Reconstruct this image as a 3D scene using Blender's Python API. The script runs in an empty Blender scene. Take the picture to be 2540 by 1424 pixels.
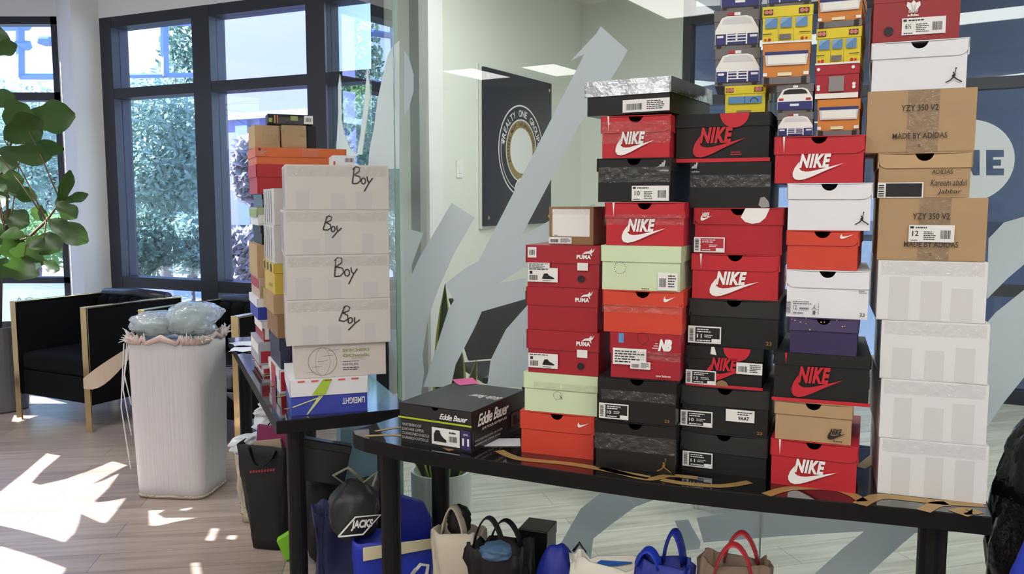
import bpy, bmesh, math, random
from mathutils import Vector, Matrix, noise as mnoise

# ------------------------------------------------------------------ camera, world, sun, exposure
SC = bpy.context.scene
COL = SC.collection
FPX, PITCH, CAM_H = 2100.0, math.atan(212 / 2100), 1.46
cam_d = bpy.data.cameras.new('camera'); cam = bpy.data.objects.new('camera', cam_d); COL.objects.link(cam)
cam.location = (0, 0, CAM_H); cam.rotation_euler = (math.pi / 2 - PITCH, 0, 0)
cam_d.sensor_fit = 'HORIZONTAL'; cam_d.sensor_width = 36.0; cam_d.lens = FPX / 2540 * 36.0
cam_d.clip_start = 0.05; cam_d.clip_end = 300
SC.camera = cam
SC.view_settings.view_transform = 'Standard'; SC.view_settings.look = 'None'
SC.view_settings.gamma = 1.0; SC.view_settings.exposure = 0.22
SC.view_settings.use_curve_mapping = False

SUN_H = Vector((-1.0, 0.03, 0)).normalized(); SUN_EL = math.radians(30)
SUN_DIR = Vector((SUN_H.x * math.cos(SUN_EL), SUN_H.y * math.cos(SUN_EL), math.sin(SUN_EL)))   # towards the sun
w = bpy.data.worlds.new('world'); SC.world = w; w.use_nodes = True
nt = w.node_tree; nt.nodes.clear()
wo = nt.nodes.new('ShaderNodeOutputWorld'); bg = nt.nodes.new('ShaderNodeBackground')
tc = nt.nodes.new('ShaderNodeTexCoord'); sx = nt.nodes.new('ShaderNodeSeparateXYZ'); rp = nt.nodes.new('ShaderNodeValToRGB')
nt.links.new(tc.outputs['Generated'], sx.inputs[0]); nt.links.new(sx.outputs['Z'], rp.inputs[0])
rp.color_ramp.elements[0].color = (0.80, 0.92, 1.0, 1); rp.color_ramp.elements[0].position = 0.0
rp.color_ramp.elements[1].color = (0.34, 0.56, 1.0, 1); rp.color_ramp.elements[1].position = 0.55
nt.links.new(rp.outputs[0], bg.inputs[0]); bg.inputs[1].default_value = 2.9
nt.links.new(bg.outputs[0], wo.inputs[0])
sun_d = bpy.data.lights.new('sun', 'SUN'); sun_d.energy = 22; sun_d.angle = math.radians(0.2); sun_d.color = (1.0, 0.98, 0.96)
sun = bpy.data.objects.new('sun', sun_d); COL.objects.link(sun); sun.location = (-8, 6, 8)
sun.rotation_euler = SUN_DIR.to_track_quat('Z', 'Y').to_euler()
LAMP_W = 10.0          # watts of each ceiling panel

# ------------------------------------------------------------------ helpers
RND = random.Random(7)
def lin(c):
    c = c / 255.0
    return c / 12.92 if c <= 0.04045 else ((c + 0.055) / 1.055) ** 2.4
def rgb(c): return (lin(c[0]), lin(c[1]), lin(c[2]), 1.0)
MATS = {}
def M(name, c, rough=0.55, metal=0.0, spec=0.5, var=0.06, scale=9.0, bump=0.0, bscale=60.0, trans=0.0, emit=0.0, coat=0.0):
    """a plain surface colour with a little mottling"""
    if name in MATS: return MATS[name]
    m = bpy.data.materials.new(name); m.use_nodes = True; n = m.node_tree; b = n.nodes['Principled BSDF']
    col = rgb(c)
    b.inputs['Roughness'].default_value = rough; b.inputs['Metallic'].default_value = metal
    b.inputs['Specular IOR Level'].default_value = spec
    b.inputs['Coat Weight'].default_value = coat; b.inputs['Coat Roughness'].default_value = 0.08
    if trans: b.inputs['Transmission Weight'].default_value = trans
    if emit:
        b.inputs['Emission Color'].default_value = col; b.inputs['Emission Strength'].default_value = emit
    tcn = n.nodes.new('ShaderNodeTexCoord')
    nz = n.nodes.new('ShaderNodeTexNoise'); nz.inputs['Scale'].default_value = scale; nz.inputs['Detail'].default_value = 3
    n.links.new(tcn.outputs['Object'], nz.inputs['Vector'])
    mx = n.nodes.new('ShaderNodeMix'); mx.data_type = 'RGBA'
    mx.inputs[6].default_value = tuple(x * (1 - var) for x in col[:3]) + (1,)
    mx.inputs[7].default_value = tuple(min(1, x * (1 + var)) for x in col[:3]) + (1,)
    n.links.new(nz.outputs['Fac'], mx.inputs[0]); n.links.new(mx.outputs[2], b.inputs['Base Color'])
    if bump:
        n2 = n.nodes.new('ShaderNodeTexNoise'); n2.inputs['Scale'].default_value = bscale; n2.inputs['Detail'].default_value = 4
        n.links.new(tcn.outputs['Object'], n2.inputs['Vector'])
        bp = n.nodes.new('ShaderNodeBump'); bp.inputs['Strength'].default_value = bump; bp.inputs['Distance'].default_value = 0.01
        n.links.new(n2.outputs['Fac'], bp.inputs['Height']); n.links.new(bp.outputs[0], b.inputs['Normal'])
    MATS[name] = m
    return m

def glass_mat(name, tint=(0.93, 0.97, 0.95), ior=1.5, gain=1.0, wrinkle=0.0, wscale=8.0, rough=0.0, milk=0.0, milk_c=(0.9, 0.92, 0.95)):
    """clear sheet: see-through with a mirror layer that grows at grazing angles"""
    if name in MATS: return MATS[name]
    m = bpy.data.materials.new(name); m.use_nodes = True; n = m.node_tree; n.nodes.clear()
    out = n.nodes.new('ShaderNodeOutputMaterial'); tr = n.nodes.new('ShaderNodeBsdfTransparent'); gl = n.nodes.new('ShaderNodeBsdfGlossy')
    tr.inputs[0].default_value = tint + (1,); gl.inputs['Roughness'].default_value = rough
    fr = n.nodes.new('ShaderNodeFresnel'); fr.inputs['IOR'].default_value = ior
    ge = n.nodes.new('ShaderNodeNewGeometry'); inv = n.nodes.new('ShaderNodeMath'); inv.operation = 'SUBTRACT'; inv.inputs[0].default_value = 1
    n.links.new(ge.outputs['Backfacing'], inv.inputs[1])
    mu = n.nodes.new('ShaderNodeMath'); mu.operation = 'MULTIPLY'; n.links.new(fr.outputs[0], mu.inputs[0]); n.links.new(inv.outputs[0], mu.inputs[1])
    mg = n.nodes.new('ShaderNodeMath'); mg.operation = 'MULTIPLY'; mg.use_clamp = True; n.links.new(mu.outputs[0], mg.inputs[0]); mg.inputs[1].default_value = gain
    if wrinkle:
        tcn = n.nodes.new('ShaderNodeTexCoord'); nz = n.nodes.new('ShaderNodeTexNoise'); nz.inputs['Scale'].default_value = wscale; nz.inputs['Detail'].default_value = 3
        n.links.new(tcn.outputs['Object'], nz.inputs['Vector']); bp = n.nodes.new('ShaderNodeBump'); bp.inputs['Strength'].default_value = wrinkle; bp.inputs['Distance'].default_value = 0.02
        n.links.new(nz.outputs['Fac'], bp.inputs['Height']); n.links.new(bp.outputs[0], gl.inputs['Normal']); n.links.new(bp.outputs[0], fr.inputs['Normal'])
    base = tr.outputs[0]
    if milk:
        df = n.nodes.new('ShaderNodeBsdfDiffuse'); df.inputs[0].default_value = milk_c + (1,)
        tl = n.nodes.new('ShaderNodeBsdfTranslucent'); tl.inputs[0].default_value = milk_c + (1,)
        hx = n.nodes.new('ShaderNodeMixShader'); n.links.new(df.outputs[0], hx.inputs[1]); n.links.new(tl.outputs[0], hx.inputs[2])
        mk = n.nodes.new('ShaderNodeMixShader'); mk.inputs[0].default_value = milk
        n.links.new(tr.outputs[0], mk.inputs[1]); n.links.new(hx.outputs[0], mk.inputs[2]); base = mk.outputs[0]
    ms = n.nodes.new('ShaderNodeMixShader'); n.links.new(mg.outputs[0], ms.inputs[0]); n.links.new(base, ms.inputs[1]); n.links.new(gl.outputs[0], ms.inputs[2])
    n.links.new(ms.outputs[0], out.inputs[0]); MATS[name] = m
    return m

def leafy_mat(name, c, tl=0.45, rough=0.4):
    if name in MATS: return MATS[name]
    m = M(name, c, rough, var=0.35, scale=6.0); n = m.node_tree; b = n.nodes['Principled BSDF']; out = n.nodes['Material Output']
    t = n.nodes.new('ShaderNodeBsdfTranslucent'); t.inputs[0].default_value = tuple(min(1, x * 1.9) for x in rgb(c)[:3]) + (1,)
    ms = n.nodes.new('ShaderNodeMixShader'); ms.inputs[0].default_value = tl
    n.links.new(b.outputs[0], ms.inputs[1]); n.links.new(t.outputs[0], ms.inputs[2]); n.links.new(ms.outputs[0], out.inputs[0])
    return m

class MB:
    """collects shapes; build() links them as ONE mesh object"""
    def __init__(s): s.v = []; s.f = []
    def add(s, vs, fs, mat=None):
        o = len(s.v)
        s.v += [tuple(mat @ Vector(p)) if mat else tuple(p) for p in vs]
        s.f += [tuple(i + o for i in f) for f in fs]
        return s
    def box(s, x0, x1, y0, y1, z0, z1, mat=None):
        return s.add([(x0, y0, z0), (x1, y0, z0), (x1, y1, z0), (x0, y1, z0), (x0, y0, z1), (x1, y0, z1), (x1, y1, z1), (x0, y1, z1)],
                     [(3, 2, 1, 0), (4, 5, 6, 7), (0, 1, 5, 4), (1, 2, 6, 5), (2, 3, 7, 6), (3, 0, 4, 7)], mat)
    def prism(s, pts, a, b, mat=None, axis='Y'):
        """outline pts (x,z) extruded from y=a to y=b (or outline (x,y) from z=a to z=b)"""
        n = len(pts)
        if axis == 'Y': vs = [(p[0], a, p[1]) for p in pts] + [(p[0], b, p[1]) for p in pts]
        elif axis == 'X': vs = [(a, p[0], p[1]) for p in pts] + [(b, p[0], p[1]) for p in pts]
        else: vs = [(p[0], p[1], a) for p in pts] + [(p[0], p[1], b) for p in pts]
        fs = [tuple(range(n)), tuple(range(2 * n - 1, n - 1, -1))] + [(i, i + n, (i + 1) % n + n, (i + 1) % n) for i in range(n)]
        return s.add(vs, fs, mat)
    def tube(s, pts, r, n=10, flat=1.0, mat=None):
        """swept tube; r number or list; flat squeezes it along the binormal (ribbons)"""
        P = [Vector(p) for p in pts]; rr = r if isinstance(r, (list, tuple)) else [r] * len(P)
        rings = []; up = Vector((0.13, 0.21, 1)).normalized()
        for i, p in enumerate(P):
            t = (P[min(i + 1, len(P) - 1)] - P[max(i - 1, 0)])
            t = t.normalized() if t.length > 1e-9 else Vector((0, 0, 1))
            if abs(t.dot(up)) > 0.95: up = Vector((1, 0.1, 0)).normalized()
            a = t.cross(up).normalized(); b = a.cross(t).normalized(); up = b
            rings.append([p + a * math.cos(2 * math.pi * k / n) * rr[i] + b * math.sin(2 * math.pi * k / n) * rr[i] * flat for k in range(n)])
        return s.loft(rings, mat)
    def loft(s, rings, mat=None, cap=True):
        n = len(rings[0]); vs = [tuple(p) for r in rings for p in r]; fs = []
        for i in range(len(rings) - 1):
            for k in range(n):
                k2 = (k + 1) % n
                fs.append((i * n + k, i * n + k2, (i + 1) * n + k2, (i + 1) * n + k))
        if cap:
            fs.append(tuple(range(n - 1, -1, -1))); fs.append(tuple(range((len(rings) - 1) * n, len(rings) * n)))
        return s.add(vs, fs, mat)
    def lathe(s, prof, n=32, mat=None):
        rings = [[(r * math.cos(2 * math.pi * k / n), r * math.sin(2 * math.pi * k / n), z) for k in range(n)] for r, z in prof]
        return s.loft(rings, mat)
    def build(s, name, mat, parent=None, smooth=False, bevel=0.0, seg=2):
        me = bpy.data.meshes.new(name); me.from_pydata(s.v, [], s.f); me.update()
        bm = bmesh.new(); bm.from_mesh(me); bmesh.ops.recalc_face_normals(bm, faces=bm.faces[:]); bm.to_mesh(me); bm.free()
        if smooth:
            for p in me.polygons: p.use_smooth = True
        o = bpy.data.objects.new(name, me); COL.objects.link(o)
        if mat: me.materials.append(mat)
        if parent: o.parent = parent
        if bevel:
            b = o.modifiers.new('edge', 'BEVEL'); b.width = bevel; b.segments = seg; b.limit_method = 'ANGLE'; b.angle_limit = math.radians(40)
        return o

def tag(o, label, cat, group=None, kind=None):
    o['label'] = label; o['category'] = cat
    if group: o['group'] = group
    if kind: o['kind'] = kind
    return o
def thing(name, loc, yaw, label, cat, group=None, kind=None):
    o = bpy.data.objects.new(name, None); COL.objects.link(o); o.empty_display_size = 0.05
    o.location = loc; o.rotation_euler = (0, 0, yaw)
    return tag(o, label, cat, group, kind)
def struct(name, mb, mat, parent=None, **k):
    o = mb.build(name, mat, parent, **k)
    if not parent: o['kind'] = 'structure'
    return o

def ray(px, py):
    """direction of sight through a pixel of the 2540x1424 photograph"""
    a, b = (px - 1270) / FPX, -(py - 712) / FPX
    return Vector((a, math.cos(PITCH) + b * math.sin(PITCH), -math.sin(PITCH) + b * math.cos(PITCH)))
EYE = Vector((0, 0, CAM_H))
def on_z(px, py, z): r = ray(px, py); return EYE + r * ((z - CAM_H) / r.z)
def at_d(px, py, d): r = ray(px, py); return EYE + r * (d / r.y)
def on_plane(px, py, P, n): r = ray(px, py); return EYE + r * ((Vector(P) - EYE).dot(n) / r.dot(n))

TEXTS = {}
def text_mesh(s, bold=0.0, shear=0.0, spacing=1.0):
    """flat letter outlines scaled into a 1 x 1 box: (verts2d, faces, width/height)"""
    k = (s, bold, shear, spacing)
    if k not in TEXTS:
        cu = bpy.data.curves.new('txt', 'FONT'); cu.body = s; cu.shear = shear; cu.offset = bold; cu.space_character = spacing; cu.resolution_u = 3
        o = bpy.data.objects.new('txt', cu); COL.objects.link(o); bpy.context.view_layer.update()
        me = bpy.data.meshes.new_from_object(o.evaluated_get(bpy.context.evaluated_depsgraph_get()))
        v = [(p.co.x, p.co.y) for p in me.vertices]; f = [tuple(p.vertices) for p in me.polygons]
        bpy.data.objects.remove(o); bpy.data.curves.remove(cu); bpy.data.meshes.remove(me)
        x0, x1 = min(p[0] for p in v), max(p[0] for p in v); y0, y1 = min(p[1] for p in v), max(p[1] for p in v)
        TEXTS[k] = ([((p[0] - x0) / (x1 - x0), (p[1] - y0) / (y1 - y0)) for p in v], f, (x1 - x0) / (y1 - y0))
    return TEXTS[k]
def stroke_quads(pts, wd):
    """a pen line of width wd along pts, as quads with mitred joints"""
    L = []; n = len(pts)
    for i, p in enumerate(pts):
        a, b = pts[max(i - 1, 0)], pts[min(i + 1, n - 1)]
        dx, dy = b[0] - a[0], b[1] - a[1]; l = math.hypot(dx, dy) or 1
        nx, ny = -dy / l * wd / 2, dx / l * wd / 2
        L += [(p[0] + nx, p[1] + ny), (p[0] - nx, p[1] - ny)]
    return L, [(2 * i, 2 * i + 1, 2 * i + 3, 2 * i + 2) for i in range(n - 1)]
def arc(cx, cy, r, a0, a1, n=14, ry=None):
    return [(cx + r * math.cos(math.radians(a0 + (a1 - a0) * i / n)), cy + (ry or r) * math.sin(math.radians(a0 + (a1 - a0) * i / n))) for i in range(n + 1)]
def fillet_rect(x0, x1, y0, y1, r, corners='abcd', n=5):
    """rounded rectangle; corners a=bottom-left b=bottom-right c=top-right d=top-left"""
    P = []
    for k, (cx, cy, a0) in {'a': (x0 + r, y0 + r, 180), 'b': (x1 - r, y0 + r, 270), 'c': (x1 - r, y1 - r, 0), 'd': (x0 + r, y1 - r, 90)}.items():
        if k in corners: P += arc(cx, cy, r, a0, a0 + 90, n)
        else: P.append({'a': (x0, y0), 'b': (x1, y0), 'c': (x1, y1), 'd': (x0, y1)}[k])
    return P

# ------------------------------------------------------------------ materials of the place
def planks(name, rot, ca, cb, cm):
    m = bpy.data.materials.new(name); m.use_nodes = True; n = m.node_tree; b = n.nodes['Principled BSDF']
    tcn = n.nodes.new('ShaderNodeTexCoord'); mp = n.nodes.new('ShaderNodeMapping'); mp.inputs['Rotation'].default_value = (0, 0, math.radians(rot))
    n.links.new(tcn.outputs['Object'], mp.inputs[0])
    br = n.nodes.new('ShaderNodeTexBrick'); n.links.new(mp.outputs[0], br.inputs['Vector'])
    br.inputs['Scale'].default_value = 1.0; br.inputs['Brick Width'].default_value = 1.22; br.inputs['Row Height'].default_value = 0.18
    br.inputs['Mortar Size'].default_value = 0.0018; br.inputs['Color1'].default_value = rgb(ca); br.inputs['Color2'].default_value = rgb(cb)
    br.inputs['Mortar'].default_value = rgb(cm); br.inputs['Bias'].default_value = -0.1; br.offset = 0.37
    mg = n.nodes.new('ShaderNodeMapping'); mg.inputs['Scale'].default_value = (1.2, 16, 1); n.links.new(mp.outputs[0], mg.inputs[0])
    nz = n.nodes.new('ShaderNodeTexNoise'); nz.inputs['Scale'].default_value = 1.6; nz.inputs['Detail'].default_value = 7; n.links.new(mg.outputs[0], nz.inputs['Vector'])
    cr = n.nodes.new('ShaderNodeValToRGB'); cr.color_ramp.elements[0].position = 0.3; cr.color_ramp.elements[0].color = (0.42, 0.40, 0.39, 1)
    cr.color_ramp.elements[1].position = 0.58; cr.color_ramp.elements[1].color = (1, 1, 1, 1); n.links.new(nz.outputs['Fac'], cr.inputs[0])
    mx = n.nodes.new('ShaderNodeMix'); mx.data_type = 'RGBA'; mx.blend_type = 'MULTIPLY'; mx.inputs[0].default_value = 0.55
    n.links.new(br.outputs['Color'], mx.inputs[6]); n.links.new(cr.outputs[0], mx.inputs[7]); n.links.new(mx.outputs[2], b.inputs['Base Color'])
    b.inputs['Roughness'].default_value = 0.33
    bp = n.nodes.new('ShaderNodeBump'); bp.inputs['Strength'].default_value = 0.05; n.links.new(nz.outputs['Fac'], bp.inputs['Height']); n.links.new(bp.outputs[0], b.inputs['Normal'])
    return m
FLOOR = planks('floor_planks', -8, (186, 168, 156), (162, 144, 134), (122, 108, 100))
FLOOR2 = planks('brightened_planks', -15, (222, 220, 210), (200, 198, 188), (160, 158, 150))  # paler boards: the office's brighter light is put into the colour
WALL = M('wall_paint', (232, 232, 232), 0.8, var=0.01)
WALLG = M('office_paint', (228, 231, 222), 0.8, var=0.01)
CEIL = M('ceiling_paint', (228, 228, 222), 0.9, var=0.02)
FRAME = M('dark_aluminium', (54, 56, 66), 0.45, 0.3, var=0.02)
FROST = M('frosted_vinyl', (224, 232, 236), 0.75, var=0.01)
nf = FROST.node_tree; _t = nf.nodes.new('ShaderNodeBsdfTranslucent'); _t.inputs[0].default_value = rgb((228, 236, 240)); _m = nf.nodes.new('ShaderNodeMixShader'); _m.inputs[0].default_value = 0.5
nf.links.new(nf.nodes['Principled BSDF'].outputs[0], _m.inputs[1]); nf.links.new(_t.outputs[0], _m.inputs[2]); nf.links.new(_m.outputs[0], nf.nodes['Material Output'].inputs[0])
GLASS = glass_mat('partition_glass', (0.93, 0.965, 0.955), 1.5, 1.0)
WGLASS = glass_mat('window_glass', (0.78, 0.87, 1.0), 1.5, 1.2)
GEDGE = M('glass_edge', (150, 190, 176), 0.2)
BLACK = M('black_ink', (22, 22, 24), 0.5, var=0.0)
WHITE = M('white_ink', (238, 238, 236), 0.5, var=0.0)
REDINK = M('red_ink', (196, 32, 48), 0.45, var=0.0)
GOLD = M('gold_ink', (170, 138, 84), 0.4, 0.2, var=0.05)
BRASS = M('polished_brass', (232, 206, 152), 0.18, 1.0, var=0.1, scale=3)
STEEL = M('steel', (180, 182, 186), 0.25, 1.0)

# ------------------------------------------------------------------ the room
WA = on_z(275, 232, 2.3); WB = on_z(815, 192, 2.3); WA.z = WB.z = 0
WDIR = (WB - WA).normalized(); WN = Vector((-WDIR.y, WDIR.x, 0))          # along the window wall / outwards
W0 = on_plane(262, 400, WA, WN); W0.z = 0                                # window wall, far end
W1 = on_plane(1030, 400, WA, WN); W1.z = 0                               # where the office side wall meets it
LWY = 6.939                                                              # bay window facing the camera
CEILZ = 3.2
PC = Vector((-0.422, 3.14, 0)); PDIR = Vector((0.915, -0.403, 0)).normalized(); PN = Vector((-PDIR.y, PDIR.x, 0))   # glass corner, glass front
PAE = on_plane(818, 400, WA - WN * 0.06, WN); PAE.z = 0                  # glass return meets the window wall
SDIR = ray(2500, 500); SDIR.z = 0; SDIR.normalize(); SN = Vector((-SDIR.y, SDIR.x, 0))   # office side wall
C1 = on_plane(1440, 400, W1, SN); C1.z = 0                               # office far corner
BDIR = Vector((-SN.x, -SN.y, 0))
BG_ = on_plane(1690, 300, C1, Vector((BDIR.y, -BDIR.x, 0))); BG_.z = 0
def frame_mat(P, d):
    """local x along d, y to its left-hand normal, z up, origin P"""
    d = d.normalized(); return Matrix(((d.x, -d.y, 0, P.x), (d.y, d.x, 0, P.y), (0, 0, 1, P.z), (0, 0, 0, 1)))
def wall_panel(name, P, Q, z0, z1, th, mat):
    """upright slab from P to Q, thickness th to the left-hand side of P->Q"""
    L = (Q - P).length; return struct(name, MB().box(0, L, 0, th, z0, z1, frame_mat(P, Q - P)), mat)

struct('floor', MB().box(-8.8, 5.5, -5, 11, -0.1, 0), FLOOR)
struct('floor_office_brightened', MB().prism([tuple(p.xy) for p in (PC, PC + PDIR * 3.3, BG_ + BDIR * 2.9, BG_, C1, W1, PAE)], -.002, .0015, axis='Z'), FLOOR2)
struct('ceiling', MB().prism([(-8.8, -5), (5.5, -5), (5.5, 7.2), (1.0, 7.9), (C1.x, C1.y + .1), (W1.x + .1, W1.y + .1), (W0.x, W0.y + .1), (-4.70, 7.05), (-4.70, 2.05), (-8.8, 2.05)], CEILZ, CEILZ + 0.1, axis='Z'), CEIL)
# bay window facing the camera
BX0, BX1 = -4.60, -3.637
hd = struct('wall_bay', MB().box(BX0, BX1 + .05, LWY, LWY + .14, 2.93, CEILZ).box(BX0, BX1 + .05, LWY, LWY + .14, 0, 0.10), WALL)
f = MB()
for z0, z1 in ((2.87, 2.93), (2.27, 2.335), (0.79, 0.84), (0.10, 0.16)): f.box(BX0, BX1, LWY, LWY + .11, z0, z1)
for x in (BX0, BX1 - .05): f.box(x, x + .05, LWY, LWY + .11, 0.10, 2.93)
win1 = struct('window_1', f, FRAME); win1['label'] = 'dark framed bay window behind the leafy plant'
for z0, z1 in ((2.335, 2.87), (0.84, 2.27), (0.16, 0.79)): struct('pane', MB().box(BX0 + .05, BX1 - .05, LWY + .05, LWY + .058, z0, z1), WGLASS, win1)
# white lettering on the low bay pane
tx = MB()
for s, x0, x1, z0, z1 in (('AC', -4.13, -3.98, .615, .67), ('9.', -4.13, -4.07, .53, .585)):
    v, fc, _ = text_mesh(s, 0.01); tx.add([(x0 + p[0] * (x1 - x0), LWY + .047, z0 + p[1] * (z1 - z0)) for p in v], fc)
tx.build('lettering', WHITE, win1)
# white column between the two windows
K = [(BX1, LWY), (-3.36, 6.62), (W0.x, W0.y), (W0.x + .1, W0.y + .25), (BX1, LWY + .25)]
struct('column', MB().prism(K, 0, CEILZ, axis='Z'), WALL)
# window wall: mullions, transoms, panes
WL = (W1 - W0).length; wm = frame_mat(W0, WDIR)
def wx(px): return (on_plane(px, 400, WA, WN) - W0).dot(WDIR)
f = MB()
mull = [(0.0, wx(290)), (wx(487), wx(530)), (wx(766), wx(812)), (wx(925), wx(955))]
for a, b_ in mull: f.box(a, b_, 0, .16, 0.08, 2.88, wm)
for z0, z1 in ((2.80, 2.88), (2.26, 2.335), (0.78, 0.865), (0.08, 0.15)): f.box(0, mull[3][1] - .003, 0.003, .157, z0, z1, wm)
win2 = struct('window_2', f, FRAME); win2['label'] = 'dark framed window wall with a row of tall panes'
for k, (a, b_) in enumerate(zip([m_[1] for m_ in mull], [m_[0] for m_ in mull[1:]])):
    for z0, z1 in ((2.335, 2.80), (0.865, 2.26), (0.15, 0.78)):
        struct('pane', MB().box(a, b_, .07, .078, z0, z1, wm), WGLASS, win2)
struct('wall_window', MB().box(-.02, WL + .1, 0, .2, 2.88, CEILZ, wm).box(-.02, WL + .1, 0, .2, 0, .08, wm).box(mull[3][1], WL + .1, 0.01, .2, .08, 2.88, wm), WALL)
# office: side wall with the poster, far wall, glazed far wall
wall_panel('wall_office_side', W1, C1, 0, CEILZ, .12, WALLG)
BG = on_plane(1690, 300, C1, Vector((BDIR.y, -BDIR.x, 0))); BG.z = 0
wall_panel('wall_office_far', C1, BG, 0, CEILZ, .12, WALLG)
struct('trim_1', MB().box(-.03, .07, -.075, .0, 0, CEILZ, frame_mat(W1 - SDIR * .02, SDIR)), M('grey_trim', (150, 152, 150), .5))
BE = BG + BDIR * 2.9; bm_ = frame_mat(BG, BDIR); f = MB()
for x in (0, .92, 1.84, 2.76): f.box(x, x + .07, 0, .12, 0, CEILZ, bm_)
for z0, z1 in ((2.93, 3.0), (2.26, 2.34), (.78, .86), (0, .1)): f.box(0.07, 2.8, 0.003, .117, z0, z1, bm_)
win3 = struct('window_3', f, FRAME); win3['label'] = 'dark framed glazing at the far end of the office'
DGLASS = glass_mat('tinted_glass', (0.55, 0.63, 0.76), 1.5, 1.6)
for x in (.07, .99, 1.91):
    for z0, z1 in ((2.34, 2.93), (.86, 2.26), (.1, .78)): struct('pane', MB().box(x, x + .85, .06, .068, z0, z1, bm_), DGLASS, win3)
wall_panel('wall_office_right', BE, PC + PDIR * 3.3, 0, CEILZ, .12, WALLG)
# lobby walls that close the room behind the camera
wall_panel('wall_right', PC + PDIR * 3.3, Vector((3.3, -4, 0)), 0, CEILZ, .12, WALL)
struct('wall_back', MB().box(-8.8, 5.5, -4.15, -4, 0, CEILZ), WALL)
struct('wall_lobby_left', MB().box(-8.65, -8.5, -4, 2.05, 0, CEILZ).box(-8.5, -4.6, 1.9, 2.05, 0, CEILZ), WALL)

# wall_left: unseen window added to shape the sun patches by cut-outs in its film
LX = -4.60
def to_left(px, py):
    p = on_z(px, py, 0.002); t = (LX - p.x) / SUN_DIR.x; q = p + SUN_DIR * t; return (q.y, q.z)
def c4(L): return [(x * .5437, 650 + y * .5437) for x, y in L]
CUT = [c4([(-60, 1075), (0, 1045), (110, 958), (210, 872), (272, 882), (195, 945), (140, 1005), (180, 1016), (300, 988), (420, 945), (510, 908), (577, 925), (490, 970), (416, 1012), (470, 995), (540, 962), (490, 1030), (428, 1090), (445, 1095), (500, 1088), (570, 1075), (520, 1140), (480, 1188), (460, 1188), (410, 1165), (364, 1145), (350, 1200), (330, 1240), (290, 1276), (150, 1235), (0, 1200), (-60, 1180)]),
       c4([(-60, 1275), (0, 1295), (150, 1340), (295, 1395), (270, 1440), (200, 1480), (-60, 1480)]),
       c4([(678, 1132), (745, 1130), (713, 1148), (742, 1166), (893, 1165), (800, 1182), (720, 1200), (680, 1200)]),
       c4([(822, 1125), (880, 1118), (850, 1130), (825, 1132)]),
       c4([(965, 1212), (992, 1215), (970, 1270), (935, 1268)]),
       c4([(1042, 1245), (1075, 1245), (1066, 1265), (1032, 1262)]),
       c4([(868, 1372), (902, 1368), (915, 1440), (880, 1440)]),
       [(28, 1045), (52, 978), (110, 985), (176, 1003), (110, 1025), (45, 1046)],
       [(0, 330), (40, 330), (40, 400), (0, 400)]]
CUT_HIGH = [(4.95, 2.0), (5.55, 2.0), (5.55, 2.55), (4.95, 2.55)]      # clear square added high up to backlight the plant leaves
cu = bpy.data.curves.new('film', 'CURVE'); cu.dimensions = '2D'; cu.fill_mode = 'BOTH'
def spl(cu, pts):
    s = cu.splines.new('POLY'); s.points.add(len(pts) - 1); s.use_cyclic_u = True
    for p, q in zip(s.points, pts): p.co = (q[0], q[1], 0, 1)
def filled(cu):
    """the outlines of a curve, holes cut, as a flat triangulated list (verts2d, faces)"""
    o = bpy.data.objects.new('fill', cu); COL.objects.link(o); bpy.context.view_layer.update()
    me = bpy.data.meshes.new_from_object(o.evaluated_get(bpy.context.evaluated_depsgraph_get()))
    r = ([(p.co.x, p.co.y) for p in me.vertices], [tuple(p.vertices) for p in me.polygons])
    bpy.data.objects.remove(o); bpy.data.meshes.remove(me); return r
spl(cu, [(2.05, 0.06), (6.93, 0.06), (6.93, 2.92), (2.05, 2.92)])
for L in CUT[:-1]: spl(cu, [to_left(*p) for p in L])
spl(cu, CUT_HIGH)
v, fc = filled(cu); film = MB(); film.add([(LX, p[0], p[1]) for p in v], fc)
f = MB().box(LX - .1, LX, 2.05, 6.93, 0, .06).box(LX - .1, LX, 2.05, 6.93, 2.92, CEILZ)
win4 = struct('window_sun_mask', f, FRAME); win4['label'] = 'unseen side window added with cut-out film to shape the sun patches'
film.build('film', M('film', (225, 225, 222), .7), win4)  # opaque mask, its holes shaped to cast the sun patches
struct('pane', MB().box(LX - .06, LX - .052, 2.05, 6.93, .06, 2.92), glass_mat('clear_glass', (0.97, 0.98, 1.0), 1.5, .6), win4)

# ceiling lights: recessed panels with their own lamp
def ceiling_light(cx, cy, yaw, label, watts=LAMP_W, w_=.60, l_=1.2):
    t = thing('ceiling_light', (cx, cy, CEILZ), yaw, label, 'ceiling light', 'recessed ceiling light panels')
    w2, l2 = w_ / 2, l_ / 2; f = MB()
    for a in ((-l2 - .03, l2 + .03, -w2 - .03, -w2), (-l2 - .03, l2 + .03, w2, w2 + .03), (-l2 - .03, -l2, -w2, w2), (l2, l2 + .03, -w2, w2)): f.box(*a, -.02, -.001)
    f.build('frame', M('lamp_frame', (235, 235, 235), .5), t)
    MB().box(-l2, l2, -w2, w2, -.012, -.004).build('diffuser', M('lamp_diffuser', (255, 254, 248), .6, emit=9.0, var=0), t)
    d = bpy.data.lights.new('panel_lamp', 'AREA'); d.shape = 'RECTANGLE'; d.size = l_ * .96; d.size_y = w_ * .96; d.energy = watts; d.color = (1.0, 0.99, 0.97)
    o = bpy.data.objects.new('panel_lamp', d); COL.objects.link(o); o.parent = t; o.location = (0, 0, -.02)
    return t
PYAW = math.atan2(PDIR.y, PDIR.x)
def mirrored(p): p = Vector((p[0], p[1], 0)); return p - PN * 2 * (p - PC).dot(PN)
md = Vector((.45, .72, 0)); md = md - PN * 2 * md.dot(PN); MYAW = math.atan2(md.y, md.x)
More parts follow.
